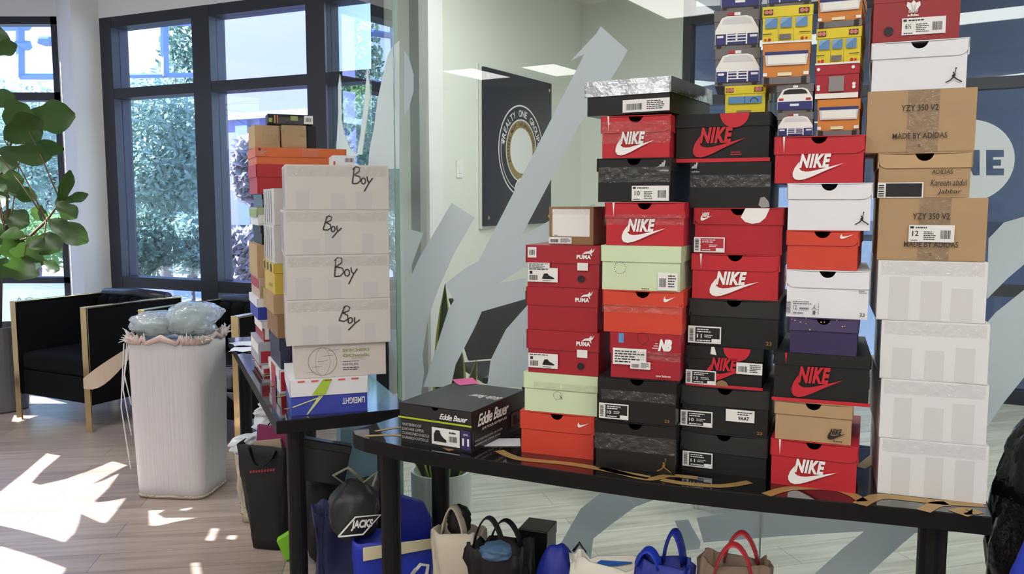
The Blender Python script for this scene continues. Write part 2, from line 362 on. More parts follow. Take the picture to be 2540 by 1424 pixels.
q = mirrored((-.475, 11.75)); ceiling_light(q.x, q.y, MYAW, 'ceiling panel over the lobby mirrored in the glass above the poster', w_=.50, l_=.96)
q = mirrored((.565, 11.4)); ceiling_light(q.x, q.y, MYAW, 'ceiling panel over the lobby mirrored beside the arrow decal', w_=.50, l_=.96)
for (x, y) in ((-2.6, .8), (0.2, .2), (0.3, -2.4), (2.2, -1.5), (-2.9, 3.6)):
    ceiling_light(x, y, 0, 'ceiling panel over the open lobby behind the camera' if y < 1 else 'ceiling panel over the lobby near the armchairs')
q = mirrored((1.43, 7.71)); ceiling_light(q.x, q.y, MYAW, 'ceiling panel over the lobby mirrored brightly in the glass near the vehicle boxes', w_=.50, l_=.96)
ceiling_light(2.1, 4.4, PYAW, 'ceiling panel in the glass office behind the tall box stacks')
ceiling_light(.5, 4.9, PYAW, 'ceiling panel in the glass office near the poster')

# ------------------------------------------------------------------ glass partition and its frosted decals
gm = frame_mat(PC, PDIR); JX = (on_plane(1885, 1340, PC, PN) - PC).dot(PDIR)
g = thing('glass_partition', PC, 0, 'glass office front with large frosted arrow decals', 'glass partition'); g['kind'] = 'structure'
def gpart(name, mb, mat):
    o = mb.build(name, mat, g); o.matrix_parent_inverse = Matrix.Translation(-PC); return o
gpart('pane', MB().box(0, JX - .002, 0, .01, 0, CEILZ, gm), GLASS); gpart('pane', MB().box(JX + .002, 3.25, 0, .01, 0, CEILZ, gm), GLASS)
gpart('joint', MB().box(JX - .002, JX + .002, .001, .009, 0, CEILZ, gm), GEDGE)
am = frame_mat(PC, PAE - PC); AL = (PAE - PC).length; AN = Vector((-(PAE - PC).y, (PAE - PC).x, 0)).normalized()
gpart('pane', MB().box(0.012, AL, -.005, .005, 0, CEILZ, am), GLASS)
gpart('joint', MB().box(-.006, .012, -.007, .009, 0, CEILZ, am), GEDGE)
FR_B = [  # frosted strokes on the glass front, outlines as they sit on the pane
    [(1003, 565), (1050, 578), (1032, 628), (1004, 705)],
    [(1120, 503), (1178, 540), (1127, 627), (1086, 720), (1062, 790), (1048, 880), (1052, 925), (1040, 1010), (1004, 1010), (1004, 720), (1040, 640)],
    [(1490, 65), (1557, 125), (1545, 148), (1500, 222), (1435, 313), (1354, 470), (1291, 589), (1362, 548), (1475, 505), (1475, 600), (1297, 665), (1238, 702), (1303, 690), (1303, 742), (1195, 773), (1178, 812), (1130, 905), (1118, 960), (1050, 960), (1086, 850), (1112, 768), (1126, 745), (1104, 704), (1150, 668), (1187, 647), (1450, 134), (1416, 150), (1480, 82)],
    [(1310, 755), (1255, 817), (1217, 893), (1208, 960), (1300, 960), (1330, 880)],
    [(1384, 1360), (1350, 1424), (1460, 1424), (1472, 1336), (1516, 1301), (1576, 1257), (1655, 1229), (1655, 1215), (1523, 1195), (1440, 1262)],
    [(1674, 1292), (1707, 1289), (1738, 1345), (1735, 1362), (1700, 1366)],
    [(1728, 1285), (1944, 1250), (2330, 1280), (2480, 1300), (2480, 1316), (2270, 1322), (2210, 1374), (2155, 1424), (2155, 1440), (2010, 1440), (2022, 1422), (2092, 1359), (2144, 1318), (1940, 1330), (1745, 1346)],
    [(2452, 592), (2490, 552), (2545, 536), (2545, 652), (2500, 690), (2448, 742)],
    [(2448, 800), (2470, 775), (2545, 715), (2545, 930), (2485, 1005), (2448, 1062)],
    [(1003, 125), (1015, 145), (1026, 185), (1026, 225), (1016, 262), (1003, 290)]]
def on_B(p, off): q = on_plane(p[0], p[1], PC - PN * off, PN); return q
for L in FR_B:
    mb = MB(); n_ = len(L)
    mb.add([tuple(on_B(p, .0006)) for p in L] + [tuple(on_B(p, .0012)) for p in L], [tuple(range(n_)), tuple(range(2 * n_ - 1, n_ - 1, -1))] + [(i, (i + 1) % n_, (i + 1) % n_ + n_, i + n_) for i in range(n_)])
    gpart('frosted_decal', mb, FROST)
cu = bpy.data.curves.new('disc', 'CURVE'); cu.dimensions = '2D'; cu.fill_mode = 'BOTH'
def loc_B(p): q = on_B(p, .001) - PC; return (q.dot(PDIR), q.z)
cc = loc_B((2400, 400)); rr = abs(loc_B((2517, 400))[0] - cc[0])
spl(cu, [(cc[0] + rr * math.cos(a), cc[1] + rr * math.sin(a)) for a in [2 * math.pi * k / 48 for k in range(48)]])
spl(cu, [loc_B(p) for p in ((2446, 372), (2490, 372), (2490, 389), (2463, 390), (2463, 396), (2483, 396), (2483, 411), (2463, 411), (2463, 418), (2490, 418), (2490, 435), (2446, 435))])
spl(cu, [loc_B(p) for p in ((2380, 372), (2397, 372), (2414, 408), (2414, 372), (2430, 372), (2430, 435), (2414, 435), (2396, 398), (2396, 435), (2380, 435))])
v, fc = filled(cu); mb = MB(); mb.add([(p[0], -.001, p[1]) for p in v], fc, gm); gpart('frosted_decal', mb, FROST)
def c6(L): return [(700 + x * .295, y * .295) for x, y in L]
for L in (c6([(484, 620), (494, 720), (497, 1000), (520, 1120), (570, 1250), (640, 1310), (450, 1310), (460, 1150), (470, 950), (470, 720)]),
          c6([(712, 560), (728, 660), (740, 800), (715, 980), (690, 1150), (672, 1300), (625, 1300), (655, 1150), (690, 850), (706, 680)]),
          c6([(985, 340), (985, 1420), (720, 1420), (735, 1250), (770, 1080), (800, 850), (840, 660), (885, 470), (930, 385)])):
    mb = MB(); mb.add([tuple(on_plane(p[0], p[1], PC + AN * .007, AN)) for p in L], [tuple(range(len(L)))]); gpart('frosted_decal', mb, FROST)

# poster, light switch on the office side wall
def on_S(p, off=0): return on_plane(p[0], p[1], W1 - SN * off, SN)
pl, pr = on_S((1190, 370)), on_S((1357, 370))
pz0 = (on_S((1187, 567)).z + on_S((1357, 548)).z) / 2; pz1 = (on_S((1190, 172)).z + on_S((1357, 203)).z) / 2
PW, PH = (pr - pl).length, pz1 - pz0
po = thing('poster', (pl.x - SN.x * .01, pl.y - SN.y * .01, pz0), math.atan2(SDIR.y, SDIR.x), 'dark acrylic poster with a round gold and white seal on pale wall', 'poster')
MB().box(0, PW, -.03, -.008, 0, PH).build('board', M('poster_navy', (44, 46, 58), .35, spec=.3, var=.03), po, bevel=.002)
MB().box(-.02, PW + .02, -.008, .006, -.02, PH + .02).build('backing', M('poster_back', (225, 226, 220), .5), po)
sc_ = MB()
for x, z in ((.05, .06), (PW - .05, .06), (.05, PH - .06), (PW - .05, PH - .06)): sc_.add(*[None] * 0) if False else sc_.prism([(x + .014 * math.cos(a * .5236), z + .014 * math.sin(a * .5236)) for a in range(12)], -.036, -.03)
sc_.build('standoff_screw', BRASS, po)
px0, pz_c = PW * .52, PH * .50; R1 = PW * .335
def ring2(cx, cz, r0, r1, y, n=56, a0=0, a1=360):
    P = [(cx + r * math.cos(math.radians(a0 + (a1 - a0) * k / n)), y, cz + r * math.sin(math.radians(a0 + (a1 - a0) * k / n))) for r in (r0, r1) for k in range(n + 1)]
    return P, [(k, k + 1, n + 2 + k, n + 1 + k) for k in range(n)]
se = MB(); se.add(*ring2(px0, pz_c, R1 * .965, R1, -.0312)); se.add(*ring2(px0, pz_c, R1 * .88, R1 * .90, -.0312, a0=165, a1=255)); se.add(*ring2(px0, pz_c, R1 * .66, R1 * .69, -.0312)); se.add(*ring2(px0, pz_c, 0.0001, R1 * .5, -.0312))
s = '*REALTY ONE GROUP*'
for k, ch in enumerate(s):
    if ch == ' ': continue
    a = math.radians(168 - 156 * k / (len(s) - 1)); v, fc, asp = text_mesh(ch, .02); hh = R1 * .15; ww = min(hh * asp, hh * .85); r_ = R1 * .74
    se.add([(px0 + (r_ + p[1] * hh) * math.cos(a) + (p[0] - .5) * ww * math.sin(a), -.0312, pz_c + (r_ + p[1] * hh) * math.sin(a) - (p[0] - .5) * ww * math.cos(a)) for p in v], fc)
se.build('seal', WHITE, po)
gd = MB(); gd.add(*ring2(px0, pz_c, R1 * .5, R1 * .655, -.0311)); gd.add(*ring2(px0, pz_c - R1 * .93, .0001, R1 * .27, -.0316)); gd.build('gold_ring', M('poster_gold', (168, 142, 84), .35, .3), po)
bd = MB(); bd.add(*ring2(px0, pz_c - R1 * .93, R1 * .27, R1 * .33, -.0314)); bd.build('badge_rim', WHITE, po)
tb = MB()
for k, ch in enumerate("ESTATE'S MOST INTERNATIONAL REAL"):
    if ch == ' ': continue
    a = math.radians(205 - 230 * k / 31); v, fc, asp = text_mesh(ch, .02); hh = R1 * .085; ww = min(hh * asp, hh * .8); r_ = R1 * .535
    tb.add([(px0 + (r_ + p[1] * hh) * math.cos(a) + (p[0] - .5) * ww * math.sin(a), -.0316, pz_c + (r_ + p[1] * hh) * math.sin(a) - (p[0] - .5) * ww * math.cos(a)) for p in v], fc)
v, fc, asp = text_mesh('ONE', .02); tb.add([(px0 + (p[0] - .5) * R1 * .34, -.0322, pz_c - R1 * .93 + (p[1] - .5) * R1 * .17) for p in v], fc)
tb.build('small_lettering', BLACK, po)
sw = on_S((1139, 420)); t = thing('light_switch', (sw.x - SN.x * .001, sw.y - SN.y * .001, sw.z), math.atan2(SDIR.y, SDIR.x), 'small white switch plate on the pale wall beside the poster', 'switch')
MB().box(-.04, .04, -.007, 0, -.06, .06).build('plate', M('plate_white', (236, 238, 232), .4), t, bevel=.003); MB().box(-.017, .017, -.012, -.006, -.03, .03).build('rocker', WHITE, t, bevel=.002)

# ------------------------------------------------------------------ tables
TZ = 0.745
TOPM = M('black_lacquer', (12, 12, 13), 0.06, var=.1, coat=.6)
LEGM = M('leg_paint', (15, 15, 18), 0.5, spec=.3, var=.04)
def smooth(P, k=6):
    """a rounded curve through the points P"""
    if len(P) < 3: return P
    out = []
    for i in range(len(P) - 1):
        a, b_, c_, d_ = P[max(i - 1, 0)], P[i], P[i + 1], P[min(i + 2, len(P) - 1)]
        for j in range(k):
            t = j / k; out.append(tuple(.5 * (2 * b_[q] + (c_[q] - a[q]) * t + (2 * a[q] - 5 * b_[q] + 4 * c_[q] - d_[q]) * t * t + (3 * b_[q] - a[q] - 3 * c_[q] + d_[q]) * t ** 3) for q in (0, 1)))
    return out + [P[-1]]
def table(name, outline, label, legs, patterns):
    c = Vector((sum(p[0] for p in outline) / len(outline), sum(p[1] for p in outline) / len(outline), 0))
    t = thing(name, c, 0, label, 'table')
    top = MB().prism([(p[0] - c.x, p[1] - c.y) for p in outline], TZ - .045, TZ - .001, axis='Z').build('tabletop', M('table_edge', (14, 14, 15), .55, spec=.25, var=.04), t, bevel=.002)
    k_ = lambda p: (p[0] - c.x, p[1] - c.y); MB().prism([k_((c.x + (p[0] - c.x) * .997, c.y + (p[1] - c.y) * .997)) for p in outline], TZ - .001, TZ - .0002, axis='Z').build('lacquer_surface', TOPM, top)
    for (x, y) in legs:
        MB().lathe([(.026, .0), (.031, .004), (.0315, TZ - .045)], 20, Matrix.Translation((x - c.x, y - c.y, 0))).build('leg', LEGM, t, smooth=False)
    for pts, wd in patterns:
        L, fc = stroke_quads(smooth([(p[0] - c.x, p[1] - c.y) for p in pts]), wd * 1.6); MB().add([(p[0], p[1], TZ + .0006) for p in L], fc).build('gold_pattern', GOLD, top)
    return t
T1L, T1R = Vector((-.5, 2.566, 0)), Vector((1.094, 1.865, 0)); TD = (T1R - T1L).normalized(); TN = Vector((-TD.y, TD.x, 0)); TYAW = math.atan2(TD.y, TD.x)
front = [(-.5, 2.60), (-.487, 2.556), (-.45, 2.517), (-.319, 2.423), (-.114, 2.318), (.166, 2.185), (.341, 2.107), (.532, 2.040), (.700, 1.987), (.834, 1.950), (.98, 1.905), (1.094, 1.865)]
bk = [tuple(T1R + TN * .50)[:2], tuple(T1L + TN * .50 + TD * .10)[:2], tuple(T1L + TN * .44 + TD * .05)[:2], tuple(T1L + TN * .30 + TD * .035)[:2]]
def tp(px, py): p = on_z(px, py, TZ); return (p.x, p.y)
pat = [([tp(*p) for p in ((905, 1082), (985, 1080), (1060, 1092), (1120, 1118))], .012), ([tp(*p) for p in ((930, 1070), (1010, 1060), (1100, 1075))], .010),
       ([tp(*p) for p in ((1238, 1118), (1262, 1130), (1300, 1140), (1420, 1152), (1560, 1176), (1610, 1185))], .018), ([tp(*p) for p in ((1490, 1160), (1600, 1188), (1660, 1180), (1730, 1186))], .016),
       ([tp(*p) for p in ((1640, 1190), (1700, 1200), (1790, 1206), (1860, 1196))], .016), ([tp(*p) for p in ((1900, 1228), (1960, 1212), (2060, 1212), (2110, 1226), (2140, 1244))], .018),
       ([tp(*p) for p in ((2132, 1252), (2160, 1238), (2200, 1232), (2330, 1246), (2440, 1252))], .022), ([tp(*p) for p in ((2290, 1268), (2320, 1252), (2350, 1250))], .02), ([tp(*p) for p in ((2375, 1274), (2400, 1268), (2420, 1276))], .03),
       ([tp(*p) for p in ((2132, 1160), (2150, 1150), (2175, 1130))], .02)]
lg = lambda px, py, ty: (lambda p: (p.x, p.y))(on_z(px, py, TZ - .045))
table('long_table', front + bk, 'long black lacquered table with gold swirls carrying the tall sneaker box wall',
      [tuple((T1L + TD * .085 + TN * .09).xy), tuple((T1L + TD * .085 + TN * .42).xy), tuple((T1R - TD * .115 + TN * .06).xy), tuple((T1R - TD * .10 + TN * .44).xy)], pat)
T2F, T2B = Vector((-.771, 2.711, 0)), Vector((-1.499, 4.415, 0)); UD = (T2B - T2F).normalized(); UX = Vector((UD.y, -UD.x, 0)); UYAW = math.atan2(UX.y, UX.x)
q0 = [T2F, T2F + UX * .455, T2B + UX * .47, T2B]
table('long_table', [tuple(p.xy) for p in q0], 'long black table running back along the glass under the Boy boxes',
      [tuple((T2F + UX * .075 + UD * .10).xy), tuple((T2F + UX * .39 + UD * .10).xy), tuple((T2B + UX * .07 - UD * .1).xy), tuple((T2B + UX * .40 - UD * .1).xy)],
      [([tuple((T2F + UX * .05 + UD * (.15 + .2 * k)).xy), tuple((T2F + UX * .12 + UD * (.20 + .2 * k)).xy), tuple((T2F + UX * .16 + UD * (.30 + .2 * k)).xy)], .012) for k in range(7)])

# ------------------------------------------------------------------ shoe boxes
class Box:
    """a cardboard box standing with its front's lower edge centre at P; width along yaw, depth behind"""
    def __init__(s, P, yaw, wd, dp, ht, label, body, lid=None, lh=.4, style='right', hole=.0185, inner=None, over=.0035, name='shoe_box', group='shoe boxes stacked on the tables', cat='shoe box', th=.002):
        s.w, s.d, s.h, s.over, s.lh, s.style = wd, dp, ht, over, lh * ht, style
        c, n_ = math.cos(yaw), math.sin(yaw)
        s.root = thing(name, (P[0] - n_ * dp / 2, P[1] + c * dp / 2, P[2]), yaw, label, cat, group)
        w2, d2, L = wd / 2, dp / 2, s.lh
        b = MB(); notch = lambda zt: [(hole * math.cos(a), zt - hole * math.sin(a)) for a in [math.pi * k / 10 for k in range(11)]] if hole else []
        o = over if lid else 0
        b.box(-w2 + o, w2 - o, -d2 + o, d2 - o, 0, th); zt = ht - (th if lid else 0)
        b.prism([(-w2 + o, th), (w2 - o, th), (w2 - o, zt)] + notch(zt) + [(-w2 + o, zt)], -d2 + o, -d2 + o + th)
        b.box(-w2 + o, w2 - o, d2 - o - th, d2 - o, th, zt); b.box(-w2 + o, -w2 + o + th, -d2 + o + th, d2 - o - th, th, zt); b.box(w2 - o - th, w2 - o, -d2 + o + th, d2 - o - th, th, zt)
        if not lid:
            b.box(-w2 + .0005, w2 - .0005, -d2 + .0005, d2 - .0005, zt - .0015, zt)
        s.body = b.build('body', body, s.root, bevel=0 if lid else .0035)
        if lid:
            m = MB(); m.box(-w2, w2, -d2, d2, ht - th, ht); z0 = ht - L; r = min(.022, L * .6)
            q = ([(-w2, z0)] if style in ('right', 'cap') else arc(-w2 + r, z0 + r, r, 180, 270, 6)) + ([(w2, z0)] if style in ('left', 'cap') else arc(w2 - r, z0 + r, r, 270, 360, 6))
            m.prism(q + [(w2, ht - th)] + notch(ht) [1:-1] + [(-w2, ht - th)] if hole else q + [(w2, ht - th), (-w2, ht - th)], -d2, -d2 + o * .8)
            m.box(-w2, w2, d2 - o * .8, d2, z0, ht - th)
            m.box(-w2, -w2 + o * .8, -d2, d2, z0, ht - th); m.box(w2 - o * .8, w2, -d2, d2, z0, ht - th)
            s.lid = m.build('lid', lid, s.root)
        else: s.lid = None
    def pt(s, u, v, face, lev):
        e = .0006 * lev
        if face == 'front': return ((u - .5) * s.w, -s.d / 2 - e, v * s.h)
        if face == 'right': return (s.w / 2 + e, (u - .5) * s.d, v * s.h)
        if face == 'left': return (-s.w / 2 - e, (.5 - u) * s.d, v * s.h)
        return ((u - .5) * s.w, (v - .5) * s.d, s.h + e)
    def mark(s, name, mat, parent=None, face='front', lev=1): return Mark(s, name, mat, parent, face, lev)

class Mark:
    """print, sticker or tape lying on one face of a box; u,v run 0..1 across the face"""
    def __init__(s, box, name, mat, parent, face, lev): s.b, s.n, s.m, s.p, s.f, s.l, s.mb = box, name, mat, parent, face, lev, MB()
    def dims(s): return {'front': (s.b.w, s.b.h), 'right': (s.b.d, s.b.h), 'left': (s.b.d, s.b.h), 'top': (s.b.w, s.b.d)}[s.f]
    def poly(s, pts): s.mb.add([s.b.pt(u, v, s.f, s.l) for u, v in pts], [tuple(range(len(pts)))]); return s
    def rect(s, u0, u1, v0, v1, skew=0): return s.poly([(u0, v0), (u1, v0 + skew), (u1, v1 + skew), (u0, v1)])
    def text(s, t, u0, u1, v0, v1, bold=0.0, shear=0.0, turn=False, slope=0.0, spacing=1.0):
        v, f, _ = text_mesh(t, bold, shear, spacing)
        if turn: v = [(1 - a, 1 - b) for a, b in v]
        s.mb.add([s.b.pt(u0 + a * (u1 - u0), v0 + b * (v1 - v0) + slope * a, s.f, s.l) for a, b in v], f); return s
    def stroke(s, pts, wd):
        W, H = s.dims(); L, f = stroke_quads([(u * W, v * H) for u, v in pts], wd); s.mb.add([s.b.pt(a / W, b / H, s.f, s.l) for a, b in L], f); return s
    def disc(s, u, v, r, n=20, a0=0, a1=360):
        W, H = s.dims(); return s.poly([(u + r * math.cos(math.radians(a0 + (a1 - a0) * k / n)) / W, v + r * math.sin(math.radians(a0 + (a1 - a0) * k / n)) / H) for k in range(n + (a1 - a0 < 360))])
    def swoosh(s, u0, u1, v0, v1):
        Q = [(1, .80), (.62, .42), (.40, .18), (.25, .05), (.14, 0), (.05, .05), (.005, .18), (.0, .36), (.035, .60), (.10, .82), (.135, .92), (.125, .70), (.14, .54), (.19, .45), (.27, .42), (.38, .44), (.60, .56)]
        return s.poly([(u0 + a * (u1 - u0), v0 + b * (v1 - v0)) for a, b in Q])
    def bars(s, u0, u1, v0, v1, n, seed=1, horiz=False):
        r = random.Random(seed); x = 0.0; L = []
        while x < 1: 
            a = r.uniform(.35, 1) / n; L.append((x, min(1, x + a))); x += a + r.uniform(.4, .9) / n
        for a, b in L:
            if horiz: s.rect(u0, u1, v0 + a * (v1 - v0), v0 + b * (v1 - v0))
            else: s.rect(u0 + a * (u1 - u0), u0 + b * (u1 - u0), v0, v1)
        return s
    def lines(s, u0, u1, v0, v1, n, seed=1):
        """fine print too small to read: rows of short word-length dashes"""
        r = random.Random(seed); h = (v1 - v0) / n
        for k in range(n):
            x = u0; end = u0 + (u1 - u0) * r.uniform(.6, 1)
            while x < end:
                l = r.uniform(.06, .2) * (u1 - u0); s.rect(x, min(x + l, u1), v1 - (k + .75) * h, v1 - (k + .3) * h); x += l + .03 * (u1 - u0)
        return s
    def jumpman(s, u, v, hgt):
        W, H = s.dims(); k = hgt
        def S(pts, wd): s.stroke([(u + a * k / W, v + b * k / H) for a, b in pts], wd * k)
        s.disc(u + .10 * k / W, v + 1.0 * k / H, .055 * k, 10); S([(.09, .97), (.06, .78), (.02, .62)], .05)         # ball, raised arm
        s.disc(u - .045 * k / W, v + .70 * k / H, .055 * k, 10); S([(.02, .64), (.0, .50), (-.03, .38)], .15)         # head, torso
        S([(.0, .60), (-.10, .50), (-.13, .42)], .05)                                                               # low arm
        S([(-.04, .40), (-.20, .22), (-.42, .08), (-.52, .05)], .085); S([(-.02, .40), (.16, .26), (.38, .12), (.50, .04)], .085)
        return s
    def done(s): return s.mb.build(s.n, s.m, s.p or s.b.root)

CLEAR = glass_mat('clear_tape', (.93, .93, .93), 1.5, 1.3, wrinkle=.9, wscale=45, rough=.12, milk=.025)
def tape(b, u0, u1, v0, v1, face='front', name='clear_tape'):
    """a crinkled clear strip a little proud of the face"""
    n, k = 18, 3; mb = MB(); r = random.Random(int(u0 * 977 + v0 * 331 + b.w * 1e5)); vs = []
    for j in range(k + 1):
        for i in range(n + 1):
            u = u0 + (u1 - u0) * i / n; v = v0 + (v1 - v0) * j / k + r.uniform(-.006, .006); p = b.pt(u, v, face, 4)
            e = r.uniform(0, .0022); p = (p[0], p[1] - e, p[2]) if face == 'front' else (p[0], p[1], p[2] + e)
            vs.append(p)
    mb.add(vs, [(j * (n + 1) + i, j * (n + 1) + i + 1, (j + 1) * (n + 1) + i + 1, (j + 1) * (n + 1) + i) for j in range(k) for i in range(n)])
    return mb.build(name, CLEAR, b.root)
STICK = M('sticker_white', (232, 232, 230), .45, var=.01)
def sticker(b, u0, u1, v0, v1, style='bar', num='', seed=1, face='front', lev=3, slope=0, name='label'):
    W, H = u1 - u0, v1 - v0; R = lambda a, c, d, e: (u0 + a * W, u0 + c * W, v0 + d * H, v0 + e * H)
    o = b.mark(name, STICK, None, face, lev).rect(u0, u1, v0, v1).done()
    if style == 'dark' or style == 'redpanel':     # bar code strip and a coloured panel inside a white border
        pm = BLACK if style == 'dark' else M('label_red', (176, 40, 56), .5)
        b.mark('print', BLACK, o, face, lev + 1).bars(*R(.04, .16, .12, .88), 16, seed, True).done()
        pn = b.mark('panel', pm, o, face, lev + 1).rect(*R(.22, .96, .08, .92)).done()
        m = b.mark('panel_print', WHITE, o, face, lev + 2).lines(*R(.27, .75, .62, .88), 2, seed).lines(*R(.5, .78, .34, .54), 2, seed + 1).lines(*R(.27, .7, .10, .24), 1, seed + 2).rect(*R(.72, .96, .08, .28))
        if num: m.text(num, *R(.27, .42, .32, .54), .02)
        m.done()
    else:
        m = b.mark('print', BLACK, o, face, lev + 1)
        if style == 'bar': m.bars(*R(.08, .42, .18, .68), 22, seed).lines(*R(.52, .94, .15, .9), 5, seed)
        elif style == 'size':  # corner mark, size, lines, bar code at the right
            m.rect(*R(.03, .11, .80, .93)).lines(*R(.15, .55, .78, .94), 1, seed).text(num, *R(.08, .22, .36, .66), .01).lines(*R(.33, .62, .12, .66), 5, seed).bars(*R(.70, .92, .2, .70), 14, seed).lines(*R(.05, .28, .05, .16), 1, seed)
        elif style == 'shoe':  # text and a small picture of a shoe
            m.lines(*R(.05, .9, .84, .96), 1, seed).rect(*R(.07, .16, .56, .76)).bars(*R(.06, .34, .12, .48), 16, seed)
            m.poly([(u0 + a * W, v0 + c * H) for a, c in ((.48, .26), (.5, .22), (.86, .22), (.9, .28), (.80, .40), (.72, .46), (.66, .62), (.55, .60), (.52, .44))]).lines(*R(.5, .9, .06, .14), 1, seed)
        elif style == 'text': m.lines(*R(.06, .94, .1, .9), 5, seed)
        elif style == 'square': m.bars(*R(.2, .8, .25, .75), 8, seed)
        elif style == 'blank': m.lines(*R(.05, .2, .02, .06), 1, seed)
        m.done()
    return o
def nike(b, mat, u0, u1, v0, v1, name='logo', face='front'):
    W, H = u1 - u0, v1 - v0
    m = b.mark(name, mat, None, face, 3); m.swoosh(u0, u1, v0, v0 + .78 * H); m.text('NIKE', u0 + .12 * W, u0 + .76 * W, v0 + .47 * H, v1, .052, .26, spacing=1.1); return m.done()
def slit(b, mat, u, lh, name='mark'):      # thin wedge near one end of the lid
    return b.mark(name, mat, None, 'front', 3).poly([(u - .011, 1), (u + .014, 1), (u + .004, 1 - lh * .92)]).done()

# paints of the cardboard
RED = M('card_red', (190, 34, 46), .5); RED2 = M('card_red_deep', (176, 26, 38), .5); CRIM = M('card_crimson', (164, 22, 40), .42, coat=.25); MAROON = M('card_maroon', (150, 36, 42), .5)
ORANGE = M('card_orange', (208, 66, 46), .5); ORANGE2 = M('card_orange_warm', (212, 104, 48), .5); MINT = M('card_mint', (206, 224, 186), .55); BLK = M('card_black', (29, 29, 29), .5, spec=.35, var=.12); BLK2 = M('card_black_gloss', (26, 25, 25), .3, spec=.4, var=.12)
CHAR = M('card_charcoal', (44, 44, 44), .5, spec=.35); WHT = M('card_white', (228, 230, 236), .5, var=.02); WHT2 = M('card_white_matt', (226, 227, 228), .6, var=.03); KRAFT = M('card_kraft', (176, 146, 108), .7, var=.08, scale=14); KRAFT2 = M('card_kraft_light', (190, 160, 120), .7, var=.08, scale=14)
BROWN = M('card_brown', (146, 112, 78), .7, var=.1, scale=14); PURP = M('card_purple', (52, 40, 84), .5); PURPL = M('card_purple_lid', (70, 58, 98), .5); SILV = M('silver_foil', (205, 208, 215), .18, 1.0, var=.06, bump=.5, bscale=16)
GREY = M('card_grey', (112, 108, 108), .55); YEL = M('card_yellow', (226, 206, 42), .5); TAXI = M('card_taxi', (210, 132, 52), .5); NAVY = M('card_navy', (36, 46, 112), .5); FIRE = M('card_fire', (170, 26, 44), .45)
BLUEB = M('card_blue', (44, 62, 168), .45); GRYT = M('tape_patch', (214, 214, 214), .4, var=.02)

class Stack:
    """a column of boxes; widths and heights are taken at the column's real distance"""
    def __init__(s, px, py, yaw=None, z=TZ, shift=0.0):
        p = on_z(px, py, z) if z == TZ else None
        s.P = p; s.z = z; s.yaw = yaw
    def put(s, xl, xr, yt, yaw, dp, back=0.0, gap=0.0, side_yaw=None, **k):
        c, n_ = math.cos(yaw), math.sin(yaw); nrm = Vector((-n_, c, 0)); P = s.P + nrm * back
        ym = (yt + k.pop('yb')) / 2
        a = on_plane(xl, ym, P, nrm); b_ = on_plane(xr, ym, P, nrm); zt = on_plane((xl + xr) / 2, yt, P, nrm).z
        mid = (a + b_) / 2; z0 = s.z + gap; wd = (b_ - a).length
        bx = Box((mid.x, mid.y, z0), yaw, wd, dp, zt - z0, **k)
        s.z = zt + .0006; return bx
R_ = math.radians
G1 = 'sneaker boxes in the wall of columns on the long table'

# column 1 -------------------------------------------------
S = Stack(1382, 1132); Y = R_(-21)
b = S.put(1290, 1474, 1026, Y, .32, yb=1132, label='bright orange shoe box at the bottom beside the black boot box', body=ORANGE, lid=ORANGE, style='right', lh=.42, group=G1)
b.mark('logo', WHITE, None, 'front', 3).swoosh(.78, .93, .73, .87).done()
b = S.put(1298, 1483, 929, Y, .32, yb=1032, label='mint green shoe box directly on the bright orange one', body=MINT, lid=MINT, style='cap', lh=.40, hole=0, group=G1)
DOT = M('dotted_ink', (70, 90, 120), .6); m = b.mark('dotted_ring', DOT, None, 'front', 3)
for k in range(18): m.disc(.47 + .055 * math.cos(k * .349), .46 + .10 * math.sin(k * .349), .0011, 6)
m.stroke([(.50, .47), (.53, .38)], .002).done(); tape(b, .15, 1, .58, .78)
def puma(b, lbl, hole=True):
    m = b.mark('logo', WHITE, None, 'front', 4); m.text('PUMA', .69, .88, .69, .79, .06, spacing=1.1)
    m.poly([(.76, .80), (.80, .86), (.86, .88), (.89, .94), (.895, .88), (.93, .95), (.91, .86), (.885, .83), (.895, .76), (.88, .78), (.865, .82), (.82, .82)]).done()
    if lbl: sticker(b, .03, .44, .12, .46, 'shoe', seed=3); sticker(b, .70, .84, .42, .60, 'blank', name='seal_sticker')
    if hole: b.mark('finger_hole', BLACK, None, 'front', 1).disc(.75, .22, .010).done()
b = S.put(1306, 1487, 822, R_(-21), .31, yb=928, label='crimson shoe box with a leaping cat resting on the mint green lid', body=CRIM, lid=CRIM, style='cap', lh=.44, hole=0, group=G1, over=.004); puma(b, 1)
b = S.put(1305, 1484, 714, Y, .31, yb=818, label='plain crimson box with a leaping cat between two stickered ones', body=CRIM, lid=CRIM, style='cap', lh=.42, hole=0, group=G1); puma(b, 0, False)
b = S.put(1304, 1489, 609, R_(-20), .31, yb=714, label='crimson shoe box with a big shoe label under the small brown carton', body=CRIM, lid=CRIM, style='cap', lh=.42, hole=0, group=G1, over=.004); puma(b, 1)
sticker(b, .03, .15, .70, .95, 'square', seed=9, name='price_sticker'); sticker(b, .03, .33, .44, .58, 'text', seed=5, name='paper_note')
b = S.put(1362, 1472, 513, R_(-24), .16, back=.03, yb=610, label='small brown carton with a white paper sheet taped on it', body=BROWN, lid=None, hole=0, group=G1, name='cardboard_carton', cat='carton')
sticker(b, .08, .92, .22, .94, 'blank', name='paper_sheet', lev=2); sticker(b, .0, .52, .03, .2, 'bar', seed=4); tape(b, .05, .95, .8, .99)

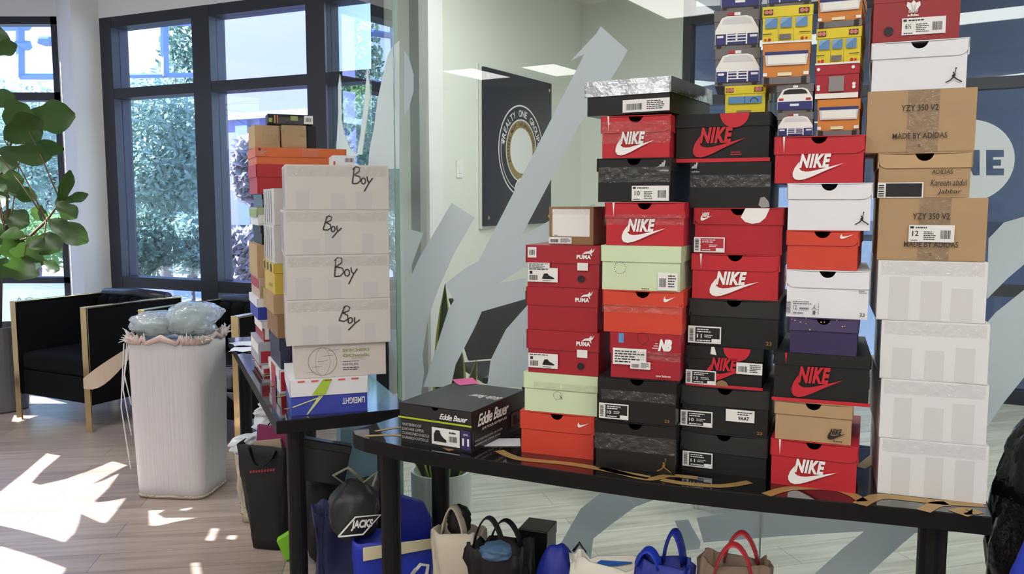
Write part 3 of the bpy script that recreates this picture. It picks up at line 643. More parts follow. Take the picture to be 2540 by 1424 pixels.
# column 2 -------------------------------------------------
S = Stack(1577, 1171); Y = R_(-20)
JG = M('gold_print', (150, 122, 58), .4, .4)
b = S.put(1475, 1677, 1050, Y, .33, yb=1168, label='black taped shoe box with a gold jumping figure, lowest of its column', body=BLK2, lid=BLK2, style='cap', lh=.36, group=G1)
b.mark('logo', JG, None, 'front', 3).jumpman(.86, .06, .036).done(); tape(b, .0, 1, .42, .75)
b = S.put(1483, 1679, 940, R_(-21), .33, yb=1050, label='black shoe box with a white bordered size label under the battered crimson one', body=BLK2, lid=BLK2, style='right', lh=.40, group=G1)
sticker(b, .02, .40, .05, .40, 'dark', '10', 2); b.mark('small_mark', JG, None, 'front', 3).text('23', .85, .91, .07, .14, .02).done(); tape(b, .05, .98, .5, .72)
b = S.put(1512, 1690, 828, R_(-19), .32, yb=940, label='battered crimson shoe box with white running letters and torn corner', body=CRIM, lid=CRIM, style='cap', lh=.46, hole=0, group=G1)
m = b.mark('logo', WHITE, None, 'front', 4); m.text('NB', .68, .87, .64, .90, .08, .3, spacing=.95)
for k in range(3): m.rect(.60 + .02 * k, .68, .69 + .05 * k, .705 + .05 * k)
m.done(); b.mark('wordmark', WHITE, None, 'front', 4).text('new balance', .66, .86, .07, .12, .01).done(); sticker(b, .05, .52, .30, .66, 'text', seed=8, slope=.02); sticker(b, .30, .58, .22, .38, 'bar', seed=6, lev=5, name='barcode_sticker')
b.mark('ring_outline', M('ring_dark', (110, 14, 28), .5), None, 'front', 3).stroke([(.47 + .075 * math.cos(a * .3), .90 + .13 * math.sin(a * .3)) for a in range(22)], .0012).done()
b.mark('blue_tab', M('blue_tab', (90, 150, 200), .5), None, 'front', 4).rect(.13, .20, .78, .99).done(); tape(b, .1, 1, .42, .62)
b = S.put(1494, 1695, 722, Y, .32, yb=826, label='orange shoe box held with clear tape under the mint green box with a barcode', body=ORANGE, lid=ORANGE, style='right', lh=.36, group=G1)
b.mark('logo', WHITE, None, 'front', 3).swoosh(.76, .90, .76, .92).done(); tape(b, .0, 1, .48, .66)
b = S.put(1490, 1690, 610, R_(-21), .32, yb=721, label='mint green shoe box with a barcode sheet under a red taped box', body=MINT, lid=MINT, style='cap', lh=.36, hole=0, group=G1)
m = b.mark('dotted_ring', DOT, None, 'front', 3)
for k in range(20): m.disc(.25 + .072 * math.cos(k * .314), .50 + .13 * math.sin(k * .314), .0012, 6)
m.done(); sticker(b, .72, .96, .03, .42, 'bar', seed=12); b.mark('print', BLACK, None, 'front', 3).lines(.52, .66, .03, .07, 1).done()
def redbox(b, white=True, lh=.38, s=True):
    nike(b, WHITE, .22, .77, .06, .62)
    if s: slit(b, WHITE, .11, lh)
b = S.put(1500, 1699, 502, R_(-20), .33, yb=606, label='red taped shoe box with large white wordmark above the mint green box', body=RED, lid=RED, style='right', lh=.36, group=G1); redbox(b, lh=.36); tape(b, .0, 1, .48, .72)
b = S.put(1480, 1666, 392, R_(-21), .33, yb=496, label='black shoe box with three stripes and a white size ten label', body=BLK, lid=BLK, style='cap', lh=.30, group=G1)
def stripes(m, u, v, k):
    for i in range(3): m.poly([(u + (.2 * i) * k, v + (.16 + .0 * i) * k * 1.6), (u + (.2 * i + .17) * k, v + .16 * k * 1.6), (u + (.2 * i + .30) * k, v + (.62 + .34 * i) * k), (u + (.2 * i + .13) * k, v + (.70 + .34 * i) * k)][:4])
    return m
stripes(b.mark('logo', M('silver_ink', (176, 178, 180), .4), None, 'front', 3), .83, .76, .13).text('adidas', .84, .96, .69, .74, .02).done()
sticker(b, .48, .97, .03, .37, 'size', '10', 7); tape(b, .03, .98, .45, .8)
b = S.put(1490, 1664, 286, R_(-20), .32, yb=391, label='red cellophane taped shoe box with white wordmark under the silver lid box', body=RED, lid=RED, style='right', lh=.40, group=G1); redbox(b, lh=.4); tape(b, .0, 1, .34, .86)
b = S.put(1450, 1664, 196, R_(-31), .33, yb=282, gap=.004, label='black dented shoe box with a silver foil lid topping its column', body=BLK2, lid=SILV, style='cap', lh=.45, hole=0, group=G1, over=.006)
sticker(b, .46, .99, .04, .40, 'bar', seed=14)

# column 3 -------------------------------------------------
S = Stack(1796, 1178); Y = R_(-22)
b = S.put(1688, 1904, 1078, Y, .33, yb=1178, label='black shoe box with white bordered label at the foot beside the red box', body=BLK, lid=CHAR, style='left', lh=.48, group=G1); sticker(b, .03, .38, .12, .50, 'dark', '11', 21)
b = S.put(1689, 1908, 963, R_(-21), .33, yb=1076, label='black shoe box with two white labels, one carrying a printed code', body=BLK, lid=CHAR, style='left', lh=.40, group=G1); sticker(b, .0, .37, .12, .46, 'dark', '10', 22)
o = b.mark('code_sticker', STICK, None, 'front', 3).rect(.52, .84, .30, .56).done(); b.mark('print', BLACK, o, 'front', 4).text('9AA7', .66, .78, .34, .42, .03).lines(.65, .81, .44, .53, 2, 5).done()
b.mark('small_mark', JG, None, 'front', 3).text('23', .87, .93, .06, .13, .02).done()
b = S.put(1702, 1893, 862, Y, .33, yb=963, label='black shoe box with red wordmark half hidden by two white labels', body=BLK, lid=BLK, style='cap', lh=.30, hole=0, group=G1)
nike(b, REDINK, .26, .80, .14, .74); b.mark('half_disc', REDINK, None, 'front', 3).disc(.66, .995, .034, 14, 180, 360).done(); b.mark('base_band', REDINK, None, 'front', 2).rect(0, 1, .0, .07).done()
sticker(b, .0, .40, .05, .40, 'dark', '12', 23, lev=5); sticker(b, .66, .99, .38, .66, 'bar', seed=24, lev=5); b.mark('brown_disc', BROWN, None, 'front', 5).disc(.48, .04, .016, 16, 0, 180).done()
o = b.mark('paper_tag', STICK, None, 'front', 4).poly([(.32, .82), (.40, .80), (.37, 1.0), (.33, 1.0)]).done()
b = S.put(1708, 1934, 744, Y, .33, yb=862, label='black shoe box with white bordered label under the red wordmark box', body=BLK, lid=CHAR, style='left', lh=.36, group=G1); sticker(b, .0, .37, .06, .42, 'dark', '11', 25)
b.mark('small_mark', JG, None, 'front', 3).text('23', .86, .92, .09, .17, .02).done()
b = S.put(1714, 1934, 631, R_(-21), .33, yb=744, label='red shoe box with large white wordmark between a black box and a plain red one', body=RED, lid=RED, style='right', lh=.36, group=G1); redbox(b, lh=.36)
b = S.put(1720, 1944, 516, Y, .33, yb=631, label='red shoe box with small wordmark, red label and big white half disc on its lid', body=RED2, lid=RED2, style='left', lh=.36, group=G1)
nike(b, WHITE, .08, .21, .72, .90, 'small_logo'); sticker(b, .01, .36, .03, .36, 'redpanel', '', 26)
b.mark('half_disc', WHITE, None, 'front', 3).poly([(.58, .995), (.53, .80), (.58, .70), (.66, .66), (.74, .69), (.80, .79), (.845, .995)]).done()
b = S.put(1711, 1912, 402, R_(-21), .33, yb=514, label='black shoe box with three stripes wrapped in glossy tape and no label', body=BLK, lid=BLK, style='cap', lh=.42, hole=0, group=G1, over=.001)
stripes(b.mark('logo', M('silver_ink', (176, 178, 180), .4), None, 'front', 3), .015, .84, .12).text('adidas', .02, .12, .78, .82, .02).done(); tape(b, .0, 1, .45, .72)
b.mark('torn_sticker', M('worn_grey', (150, 150, 148), .6), None, 'front', 3).poly([(.86, .06), (.88, .22), (.93, .24), (.98, .14), (.995, .02), (.90, .0)]).done()
b = S.put(1674, 1911, 281, R_(-22), .34, yb=400, label='black shoe box with red wordmark, red half disc and red base, topping its column', body=BLK, lid=BLK, style='cap', lh=.27, hole=0, group=G1)
nike(b, REDINK, .20, .75, .10, .72); b.mark('half_disc', REDINK, None, 'front', 3).disc(.63, .995, .036, 16, 180, 360).done(); b.mark('base_band', REDINK, None, 'front', 2).rect(-.005, 1.003, .0, .075).done()
b.mark('small_print', REDINK, None, 'front', 3).lines(.60, .72, .13, .22, 2, 4).done(); S3TOP = S.z; S3P = S.P.copy()

# column 4 -------------------------------------------------
S = Stack(2017, 1213); Y = R_(-23)
b = S.put(1910, 2128, 1098, Y, .33, yb=1213, label='red shoe box with large white wordmark on the gold swirls under the brown box', body=RED, lid=RED, style='right', lh=.36, group=G1); redbox(b, lh=.36)
b = S.put(1920, 2116, 1000, R_(-22), .28, yb=1097, label='brown kraft shoe box with a small black check mark', body=KRAFT, lid=KRAFT, style='cap', lh=.34, group=G1); nike(b, BLACK, .69, .92, .12, .40); b.mark('small_print', BLACK, None, 'front', 3).lines(.76, .93, .06, .11, 1).done()
b = S.put(1917, 2160, 880, R_(-20), .34, yb=1002, label='black shoe box with red wordmark and red base resting on the brown one', body=BLK, lid=BLK, style='cap', lh=.24, hole=0, group=G1); nike(b, REDINK, .20, .72, .10, .74); slit(b, REDINK, .13, .24); b.mark('base_band', REDINK, None, 'front', 2).rect(-.004, 1.003, .0, .07).done()
b = S.put(1956, 2130, 790, R_(-23), .30, yb=880, label='dark purple shoe box flecked with gold below the white one', body=PURP, lid=PURPL, style='cap', lh=.36, hole=.016, group=G1)
m = b.mark('gold_flecks', M('fleck', (214, 188, 90), .4), None, 'front', 3); r = random.Random(3)
for k in range(12): m.disc(r.uniform(.03, .95), r.uniform(.66, .99), r.uniform(.0008, .002), 6)
m.done()
b = S.put(1948, 2158, 671, R_(-21), .33, yb=787, label='white shoe box printed with a grey size label twelve', body=WHT, lid=WHT, style='left', lh=.37, group=G1)
m = b.mark('print', M('grey_ink', (90, 90, 92), .5), None, 'front', 3); m.bars(.02, .07, .08, .34, 14, 4, True).text('12', .10, .145, .16, .25, .01).lines(.10, .34, .27, .35, 2, 4).lines(.18, .30, .15, .23, 1, 6).lines(.10, .26, .06, .12, 1, 7).rect(.34, .37, .07, .15).bars(.40, .41, .08, .34, 10, 4, True).lines(.87, .96, .54, .61, 2, 8).text('23', .89, .95, .07, .14, .02).done()
b.mark('logo', BLACK, None, 'front', 3).jumpman(.355, .17, .012).done()
b = S.put(1949, 2131, 572, R_(-24), .33, yb=670, label='orange shoe box with a tiny white check mark between two white boxes', body=ORANGE, lid=ORANGE, style='right', lh=.38, group=G1); b.mark('logo', WHITE, None, 'front', 3).swoosh(.74, .92, .80, .94).done()
tape(b, .45, .75, .3, .8, 'right') if False else None
b = S.put(1951, 2164, 454, R_(-22), .27, yb=569, label='white shoe box with a black jumping figure under the red wordmark box', body=WHT, lid=WHT, style='right', lh=.34, group=G1); b.mark('logo', BLACK, None, 'front', 3).jumpman(.89, .12, .030).done()
b = S.put(1919, 2146, 337, R_(-23), .32, yb=452, label='red shoe box with large white wordmark under the toy vehicle boxes', body=RED, lid=RED, style='right', lh=.38, group=G1); redbox(b, lh=.38); S4TOP = S.z; S4P = S.P.copy()

# column 5 -------------------------------------------------
S = Stack(2314, 1237); Y = R_(-20)
for k, (xl, xr, yt, yb, dy, where) in enumerate(((2179, 2450, 1096, 1237, 0, 'at the foot of its column with a yellowed lower edge'), (2183, 2450, 947, 1095, 1, 'second from the table in its column'),
                                                (2184, 2453, 799, 947, -1, 'third from the table in its column'), (2176, 2448, 648, 797, 0, 'directly under a kraft box'))):
    b = S.put(xl, xr, yt, Y + R_(dy), .34, yb=yb, label='white taped carton ' + where, body=WHT2, lid=None, hole=0, group=G1, name='white_carton', cat='carton')
    r = random.Random(k + 5)
    for u in (.12, .42, .70): b.mark('tape_patch', GRYT, None, 'front', 1).rect(u + r.uniform(-.02, .02), u + .18, .02, .62 + r.uniform(-.12, .12)).done()
    tape(b, .03, .97, .76, .98)
def yzy(b, lbl):
    m = b.mark('print', M('dark_print', (52, 44, 36), .6), None, 'front', 8); m.text('YZY 350 V2', .32, .66, .66, .76, .005).text('MADE BY ADIDAS', .25, .75, .22, .31, .005).lines(.49, .52, .08, .13, 2); m.done()
    b.mark('tape_patch', M('tape_brown', (152, 124, 90), .4, var=.03), None, 'front', 1).rect(.38, .67, .0, 1).done(); tape(b, .38, .67, .0, 1)
    if lbl: sticker(b, .29, .71, .30, .57, 'size', '12', 31, lev=9)
b = S.put(2178, 2448, 491, R_(-21), .34, yb=645, label='kraft shoe box with printed capitals and a white size twelve label', body=KRAFT, lid=None, hole=0, group=G1); yzy(b, 1)
b = S.put(2176, 2412, 378, R_(-21), .32, yb=490, label='kraft shoe box with handwriting and a black panel label', body=KRAFT, lid=KRAFT2, style='left', lh=.34, hole=.02, group=G1)
m = b.mark('handwriting', BLACK, None, 'front', 3); m.text('ADIDAS', .58, .80, .52, .62, .0, .1).text('Kareem abdul', .575, .95, .26, .40, .0, .2).text('Jabbar', .65, .90, .06, .19, .0, .2).done()
o = b.mark('label', STICK, None, 'front', 3).rect(.01, .50, .0, .34).done(); b.mark('print', BLACK, o, 'front', 4).rect(.10, .485, .02, .32).bars(.02, .08, .03, .30, 9, 5, True).done()
b = S.put(2150, 2421, 222, R_(-22), .34, yb=376, label='kraft shoe box with printed capitals but no label', body=KRAFT, lid=None, hole=0, group=G1); yzy(b, 0)
b = S.put(2160, 2403, 100, R_(-22), .33, yb=222, label='white shoe box with a black jumping figure on the kraft box', body=WHT, lid=WHT, style='right', lh=.34, group=G1); b.mark('logo', BLACK, None, 'front', 3).jumpman(.86, .10, .033).done()
b = S.put(2166, 2382, -14, R_(-21), .32, yb=104, label='dark red shoe box with a white three leaf emblem on top of the highest column', body=MAROON, lid=MAROON, style='cap', lh=.14, hole=0, over=.001, group=G1)
m = b.mark('logo', WHITE, None, 'front', 3)
for a in (62, 90, 118):
    c_, s_ = math.cos(R_(a)), math.sin(R_(a)); q = [(.0, 0), (.4, .17), (.75, .20), (1, .0), (.75, -.20), (.4, -.17)]
    m.poly([(.465 + (x * c_ - y * s_) * .028 / b.w, .61 + (x * s_ + y * c_) * .028 / b.h) for x, y in q])
for k in range(3): m.rect(.41, .52, .655 - .024 * k, .667 - .024 * k)
m.text('adidas', .40, .53, .525, .585, .03).done(); sticker(b, .34, .84, .12, .49, 'size', '6½', 33); b.mark('finger_hole', BLACK, None, 'front', 3).disc(.19, .23, .0105).done()

# ------------------------------------------------------------------ toy vehicle boxes
G2 = 'small vehicle print shoe boxes on top of the sneaker boxes'
SKY = M('bus_window', (92, 140, 190), .4); SKYL = M('bus_window_light', (130, 172, 212), .4); DRED = M('lamp_red', (186, 30, 36), .4)
def vbox(P, yaw, wd, ht, kind, label):
    lidm = {'police': GREY, 'policeback': GREY, 'bus': YEL, 'busfront': YEL, 'taxi': TAXI, 'fire': FIRE}[kind]
    b = Box(P, yaw, wd, .19, ht, label, lidm, lidm, lh=.28, style='cap', hole=0, over=.002, group=G2, name='vehicle_shoe_box')
    K = lambda n, m, l=3: b.mark(n, m, None, 'front', l + 2)
    if kind.startswith('police'):
        back = kind == 'policeback'
        K('car_roof', WHITE, 1).poly([(.12, .66), (.18, .80), (.30, .85), (.72, .85), (.83, .80), (.90, .66), (.98, .48), (.98, .10), (.04, .10), (.04, .48)]).done()
        K('rear_window' if back else 'windscreen', BLACK if back else M('windscreen', (214, 214, 218), .3), 2).poly([(.18, .64), (.22, .76), (.34, .81), (.68, .81), (.79, .76), (.85, .64)]).done()
        K('car_front', NAVY, 2).rect(.05, .97, .10, .38).done()
        g_ = K('grille', WHITE, 3)
        if not back:
            for v in (.17, .25, .33): g_.rect(.30, .72, v, v + .03)
            g_.rect(.28, .31, .10, .40).rect(.71, .74, .10, .40).rect(.49, .53, .2, .40).rect(.08, .22, .28, .34).rect(.80, .95, .28, .34)
        else: g_.rect(.38, .62, .22, .30)
        g_.done(); K('tail_lamp' if back else 'light_bar', DRED, 3).rect(*((.08, .2, .42, .5) if back else (.30, .44, .87, .93))).rect(*((.8, .93, .42, .5) if back else (.44, .45, .87, .93))).done()
        K('light_bar', WHITE, 3).rect(.45, .58, .86, .94).done(); K('tyre', BLACK, 2).rect(.08, .18, .02, .10).rect(.83, .93, .02, .10).done()
    elif kind.startswith('bus'):
        K('lamp_panel', BLACK).rect(.04, .22, .78, .92).done(); K('lamp_panel', BLACK).rect(.72, .92, .78, .92).done()
        PNK = M('lamp_pink', (206, 120, 110), .4)
        for u in (.09, .17, .78, .86): K('lamp', PNK, 4).disc(u, .85, .005).done()
        if kind == 'bus':
            K('window', SKY).rect(.07, .31, .42, .68).rect(.37, .59, .42, .68).rect(.67, .89, .42, .68).done()
            K('window_glint', SKYL, 4).poly([(.07, .50), (.25, .68), (.07, .68)]).poly([(.37, .50), (.54, .68), (.37, .68)]).poly([(.67, .50), (.84, .68), (.67, .68)]).done()
            K('grey_plate', GREY).rect(.35, .58, .10, .24).done(); [K('lamp', DRED, 4).disc(u, .10, q).done() for u, q in ((.08, .003), (.16, .004), (.80, .004), (.88, .003))]
            K('lines', BLACK).rect(.02, .20, .25, .27).rect(.74, .96, .26, .28).rect(.33, .335, .03, .40).rect(.62, .625, .03, .40).done(); K('bumper', WHITE).rect(.0, .98, .0, .05).done()
        else:
            K('window', SKY).rect(.10, .90, .38, .62).done(); K('wheel', BLACK, 4).stroke(arc(.72, .42, .09, 0, 180, 10, .14), .002).rect(.49, .50, .38, .62).done(); K('number_plate', M('plate', (150, 120, 84), .5)).rect(.30, .66, .02, .14).done()
    elif kind == 'taxi':
        K('window_frame', NAVY, 1).rect(.05, .95, .60, .80).done(); K('windscreen', M('windscreen', (214, 214, 218), .3), 2).poly([(.08, .46), (.92, .46), (.95, .72), (.05, .72)]).done()
        K('windscreen_glare', M('pale', (238, 240, 232), .3), 3).rect(.12, .90, .50, .70).done(); K('number_plate', M('plate_pale', (232, 226, 190), .5)).rect(.33, .62, .20, .28).done()
        K('lamp', WHITE).rect(.02, .11, .20, .28).done(); K('lamp', WHITE).rect(.86, .97, .21, .29).done(); K('underside', GREY, 2).rect(0, 1, 0, .17).done(); K('tyre', BLACK, 3).rect(.05, .16, .0, .17).rect(.82, .93, .0, .17).done()
    else:
        K('grey_plate', M('grey_plate', (140, 134, 134), .5)).rect(.32, .66, .22, .66).done(); K('bumper', M('pale', (238, 240, 232), .3)).rect(.02, .98, .02, .17).done()
        [K('lamp', WHITE).disc(u, v, .004).done() for u, v in ((.08, .88), (.85, .90), (.09, .30), (.09, .38), (.88, .33), (.88, .42))]
    return b
class VStack(Stack):
    def __init__(s, P, z): s.P = P; s.z = z
    def vput(s, xl, xr, yt, yb, deg, kind, label, back=0.0):
        yaw = R_(deg); c, n_ = math.cos(yaw), math.sin(yaw); nrm = Vector((-n_, c, 0)); P = s.P + nrm * back; ym = (yt + yb) / 2
        a = on_plane(xl, ym, P, nrm); b_ = on_plane(xr, ym, P, nrm); zt = on_plane((xl + xr) / 2, yt, P, nrm).z; mid = (a + b_) / 2
        o = vbox((mid.x, mid.y, s.z), yaw, (b_ - a).length, zt - s.z, kind, label); s.z = zt + .0006; return o
yn = Vector((-math.sin(R_(-23)), math.cos(R_(-23)), 0))
V = VStack(S3P + yn * .055, S3TOP)
V.vput(1797, 1900, 212, 276, -20, 'busfront', 'yellow bus front box standing on the black box with red wordmark')
V.vput(1772, 1886, 120, 211, -16, 'police', 'white police car box on the yellow bus front box')
V.vput(1770, 1884, 25, 120, -17, 'police', 'white police car box second up from the yellow bus front')
V.vput(1786, 1888, -55, 25, -17, 'policeback', 'blue grey car box at the top edge over two police cars')
V = VStack(S4P + yn * .06, S4TOP)
V.vput(1927, 2018, 279, 337, -20, 'police', 'police car box sunk behind the red lid beside the orange taxi')
V.vput(1925, 2018, 208, 279, -21, 'policeback', 'grey police car rear box with red tail lamps')
V.vput(1891, 2010, 107, 206, -19, 'taxi', 'orange taxi box between the two columns of yellow and police boxes')
V.vput(1890, 2017, 14, 104, -19, 'bus', 'yellow school bus rear box with three windows at the taller spot')
V.vput(1902, 2016, -70, 12, -19, 'police', 'police car box cut off above the yellow bus rear')
V = VStack(S4P + yn * .06, S4TOP)
V.vput(2026, 2134, 246, 337, -24, 'taxi', 'orange taxi box on the red lid next to the kraft box')
V.vput(2021, 2132, 160, 245, -25, 'fire', 'red fire engine box with a grey plate')
V.vput(2024, 2137, 68, 158, -25, 'bus', 'yellow school bus rear box on the red fire engine box')
V.vput(2028, 2140, -22, 66, -25, 'taxi', 'orange taxi box above the yellow bus beside the dark red box')
# pale blue box behind, on the black box
S = Stack(0, 0, z=S3TOP); S.P = S3P + yn * .13; S.z = S3TOP

# ------------------------------------------------------------------ black boot box, note, paper
EBK = M('boot_black', (38, 38, 40), .35, var=.06); LIME = M('lime_ink', (176, 190, 40), .5)
pA, pB = on_z(1171, 1124, TZ), on_z(992, 1095, TZ); ey = math.atan2(pA.y - pB.y, pA.x - pB.x)
b = Box(((pA.x + pB.x) / 2, (pA.y + pB.y) / 2, TZ), ey, (pA - pB).length, .325, .120, 'black boot box with a lime stripe at the end of the long table', EBK, EBK, lh=.34, style='cap', hole=.012, name='boot_box', group=None, over=.003)
v_, f_, _ = text_mesh('Eddie Bauer', .02, .35)
b.mark('stripe', LIME, None, 'front', 5).rect(-.01, 1.0, .62, .665).done()
b.mark('logo', WHITE, None, 'front', 6).text('Eddie Bauer', .57, .95, .72, .86, .02, .4, spacing=.9).done()
m = b.mark('print', M('print_grey', (176, 174, 172), .5), None, 'front', 2)
for k, s in enumerate(('WATERPROOF', 'LEATHER UPPER', 'CUSHIONED INSOLE', 'DURABLE OUTSOLE')): m.text(s, .04, .04 + (.27, .31, .38, .37)[k], .43 - .11 * k, .50 - .11 * k, .01)
m.done(); sticker(b, .46, .84, .08, .50, 'blank', seed=3)
m = b.mark('boot_picture', BLACK, None, 'front', 5); m.poly([(.49, .16), (.49, .34), (.52, .44), (.57, .44), (.585, .34), (.62, .27), (.66, .22), (.665, .16)]).bars(.70, .81, .19, .33, 12, 3).lines(.70, .82, .37, .46, 1, 3).done()
b.mark('size_panel', M('size_purple', (52, 40, 96), .5), None, 'front', 3).rect(.855, .985, .05, .52).done(); b.mark('size_number', WHITE, None, 'front', 4).text('11', .875, .965, .15, .33, .04).text('SIZE', .89, .95, .40, .44, .01).done()
b.mark('side_logo', WHITE, None, 'right', 6).text('Eddie Bauer', .08, .66, .58, .88, .025, .4, spacing=.9).text('LIVE YOUR ADVENTURE', .16, .62, .46, .52, .01).done()
b.mark('side_print', M('print_grey', (176, 174, 172), .5), None, 'right', 2).text('WATERPROOF LEATHER', .04, .55, .22, .27, .01).text('MEMBRANE UPPER SOLE', .04, .50, .12, .17, .01).done()
b.mark('side_panel', M('maroon_print', (92, 62, 62), .5), None, 'right', 2).rect(.72, .97, .15, .52).done(); b.mark('side_shoe', BLACK, None, 'right', 3).poly([(.76, .2), (.76, .44), (.82, .44), (.86, .3), (.94, .26), (.94, .2)]).done()
b.mark('top_logo', WHITE, None, 'top', 1).text('Eddie Bauer', .55, .98, .48, .60, .02, .35, turn=True, slope=-.0).done()
tz = TZ + .120; c_ = on_z(1156, 949, tz); n_ = thing('sticky_note', (c_.x, c_.y, tz + .0008), ey + .9, 'pink sticky note lying on the black boot box', 'note')
mb = MB(); mb.loft([[(x, y, .0003 + .004 * max(0, (y + .02) / .05) ** 2 + k * .0004) for x, y in ((-.036, -.036), (.036, -.036), (.036, 0), (.036, .036), (-.036, .036), (-.036, 0))] for k in (0, 1)])
mb.build('paper', M('pink_paper', (238, 112, 176), .6), n_)
c_ = on_z(1245, 1098, TZ); n_ = thing('paper_sheet', (c_.x, c_.y, TZ + .0007), ey + .5, 'white paper lying by the boot box near the bright orange box', 'paper')
MB().box(-.055, .055, -.04, .04, 0, .0006).build('paper', WHT, n_)

# ------------------------------------------------------------------ boxes on the table along the glass
G3 = 'boxes piled on the table along the glass'
S = Stack(0, 0, z=-1); pL, pR = on_z(718, 1031, TZ), on_z(913, 1021, TZ); UY = math.atan2(pR.y - pL.y, pR.x - pL.x); UY = R_(18)
S.P = (pL + pR) / 2; S.z = TZ
UM = M('card_cobalt', (56, 70, 172), .5)
b = S.put(719, 914, 938, UY, .32, yb=1027, label='blue shoe box with a white lid and lime streaks lying upside down', body=UM, lid=WHT, style='cap', lh=.47, hole=0, group=G3, over=.004)
m = b.mark('lime_streak', M('lime', (168, 200, 60), .5), None, 'front', 6); m.poly([(.27, .55), (.42, .98), (.53, .98), (.44, .55)]).done()
m = b.mark('streaks', M('lime_pale', (206, 214, 150), .5), None, 'front', 2); m.stroke([(.03, .25), (.40, .50)], .004).poly([(.20, .02), (.36, .52), (.42, .52), (.22, .02)]).done()
b.mark('logo', WHITE, None, 'front', 2).text('LiMEliGHT', .66, .95, .24, .42, .02, 0, turn=True).done()
mm = b.mark('top_print', M('orange_print', (214, 84, 60), .5), None, 'front', 6)
for k in range(5): mm.rect(.10 + .17 * k, .19 + .17 * k, .93, .97)
mm.done(); UZ = S.P.copy()
b = S.put(731, 957, 852, R_(16), .33, yb=946, back=.015, label='pale taupe shoe box with a grey globe print', body=M('card_taupe', (206, 198, 194), .6, var=.05), lid=None, hole=0, group=G3)
GP = M('grey_print', (138, 140, 132), .6); m = b.mark('globe_print', GP, None, 'front', 2); m.stroke(arc(.30, .48, .155, 0, 360, 40, .155 * b.w / b.h), .0018)
for k in (-.10, -.05, 0, .05, .1): m.stroke([(.30 + k * 1.2 - .06, .48 + k * 3.2), (.30 + k * 1.2 + .06, .48 + k * 3.2 + .02)], .0012)
m.stroke(arc(.30, .48, .08, 0, 360, 24, .155 * b.w / b.h), .001).done()
m = b.mark('print', M('olive_print', (150, 156, 110), .6), None, 'front', 2); m.text('SKECHERS', .52, .82, .74, .83, .03).text('GOwalk', .52, .82, .58, .68, .04).rect(.62, .75, .53, .545).done()
b.mark('print', M('navy_print', (70, 74, 110), .6), None, 'front', 2).rect(.52, .70, .44, .455).text('FLEX PILLARS', .52, .69, .33, .39, .01).lines(.52, .76, .17, .29, 2, 3).done()
BOYM = M('carton_taupe', (206, 203, 200), .55, var=.03); TPP = M('tape_taupe', (197, 195, 197), .4, var=.02); LIN = M('edge_ink', (120, 124, 140), .6)
def boy(b, u, v, k, rot):
    W, H = b.w, b.h; m = b.mark('handwriting', M('marker_ink', (54, 52, 58), .5), None, 'front', 3); c_, s_ = math.cos(rot), math.sin(rot)
    def S_(pts): m.stroke([(u + (x * c_ - y * s_) * k / W, v + (x * s_ + y * c_) * k / H) for x, y in pts], .0045)
    S_([(.10, .98), (.05, .5), (.0, .02)]); S_([(.02, .86), (.2, 1.04), (.42, .98), (.40, .76), (.10, .54)]); S_([(.10, .54), (.42, .46), (.50, .24), (.30, .04), (.0, .02)])
    S_(arc(.66, .20, .13, 20, 380, 14, .18)); S_([(.88, .48), (.90, .26), (1.0, .12)]); S_([(1.22, .40), (1.0, .10), (.72, -.42)]); m.done()
spec = [(709, 968, 742, 849, .50, .52, .045, -.30, 'lowest', -1), (710, 966, 632, 739, .46, .50, .052, 0.02, 'second from the bottom', 0), (706, 964, 521, 629, .36, .56, .040, -.22, 'third from the bottom', .5), (708, 964, 409, 517, .64, .58, .046, -.03, 'topmost', 0)]
for k, (xl, xr, yt, yb, u, v, kk, rot, wh, dy) in enumerate(spec):
    b = S.put(xl, xr, yt, R_(17 + dy), .30, yb=yb, back=.0, label='white taped carton with Boy in black marker, %s of four' % wh, body=BOYM, lid=None, hole=0, group=G3, name='white_carton', cat='carton')
    boy(b, u, v, kk * 1.2, rot); tape(b, .02, .98, .74, .96); r = random.Random(k)
    for q in range(3): u0 = .12 + .3 * q + r.uniform(-.05, .05); b.mark('tape_patch', TPP, None, 'front', 1).rect(u0, u0 + r.uniform(.08, .17), .02, r.uniform(.35, .55)).done()
    m = b.mark('edge_print', LIN, None, 'left', 2)
    for q in range(4): m.rect(.12 + .2 * q, .16 + .2 * q, .06, .94)
    m.done()
# second pile: two white cartons on coloured boxes
P2 = T2F + UD * .42 + UX * .05; P2.z = TZ
def usf(u, x, z): q = T2F + UD * u + UX * x; return (q.x, q.y, z)
def zat(px, py, u, x=.05): p = T2F + UD * u + UX * x; r = ray(px, py); k = Vector((p.x, p.y)).length / Vector((r.x, r.y)).length; return CAM_H + r.z * k
def pile(u, x0, wd, dp, levels, yaw=UYAW):
    z = TZ
    for (py, lab, body, lid, kw) in levels:
        zt = zat(kw.pop('px', 655), py, u); dx = kw.pop('dx', 0); w__ = kw.pop('w', wd)
        q = T2F + UD * u + UX * (x0 + dx + w__ / 2); deco = kw.pop('deco', None)
        b = Box((q.x, q.y, z), yaw + kw.pop('dy', 0), w__, kw.pop('dp', dp), zt - z, lab, body, lid, group=kw.pop('group', G3), **kw); z = zt + .0006
        if deco: deco(b)
    return z
def left_lines(b):
    m = b.mark('edge_print', LIN, None, 'left', 2)
    for q in range(4): m.rect(.12 + .2 * q, .15 + .2 * q, .06, .94)
    m.done()
DKB = M('card_dark_blue', (34, 42, 74), .45); YELB = M('card_mustard', (206, 178, 62), .5)
def red_side(b): b.mark('red_stripe', DRED, None, 'left', 2).rect(.3, .7, .02, .98).done(); b.mark('red_stripe', DRED, None, 'front', 2).rect(.02, .2, .1, .9).done()
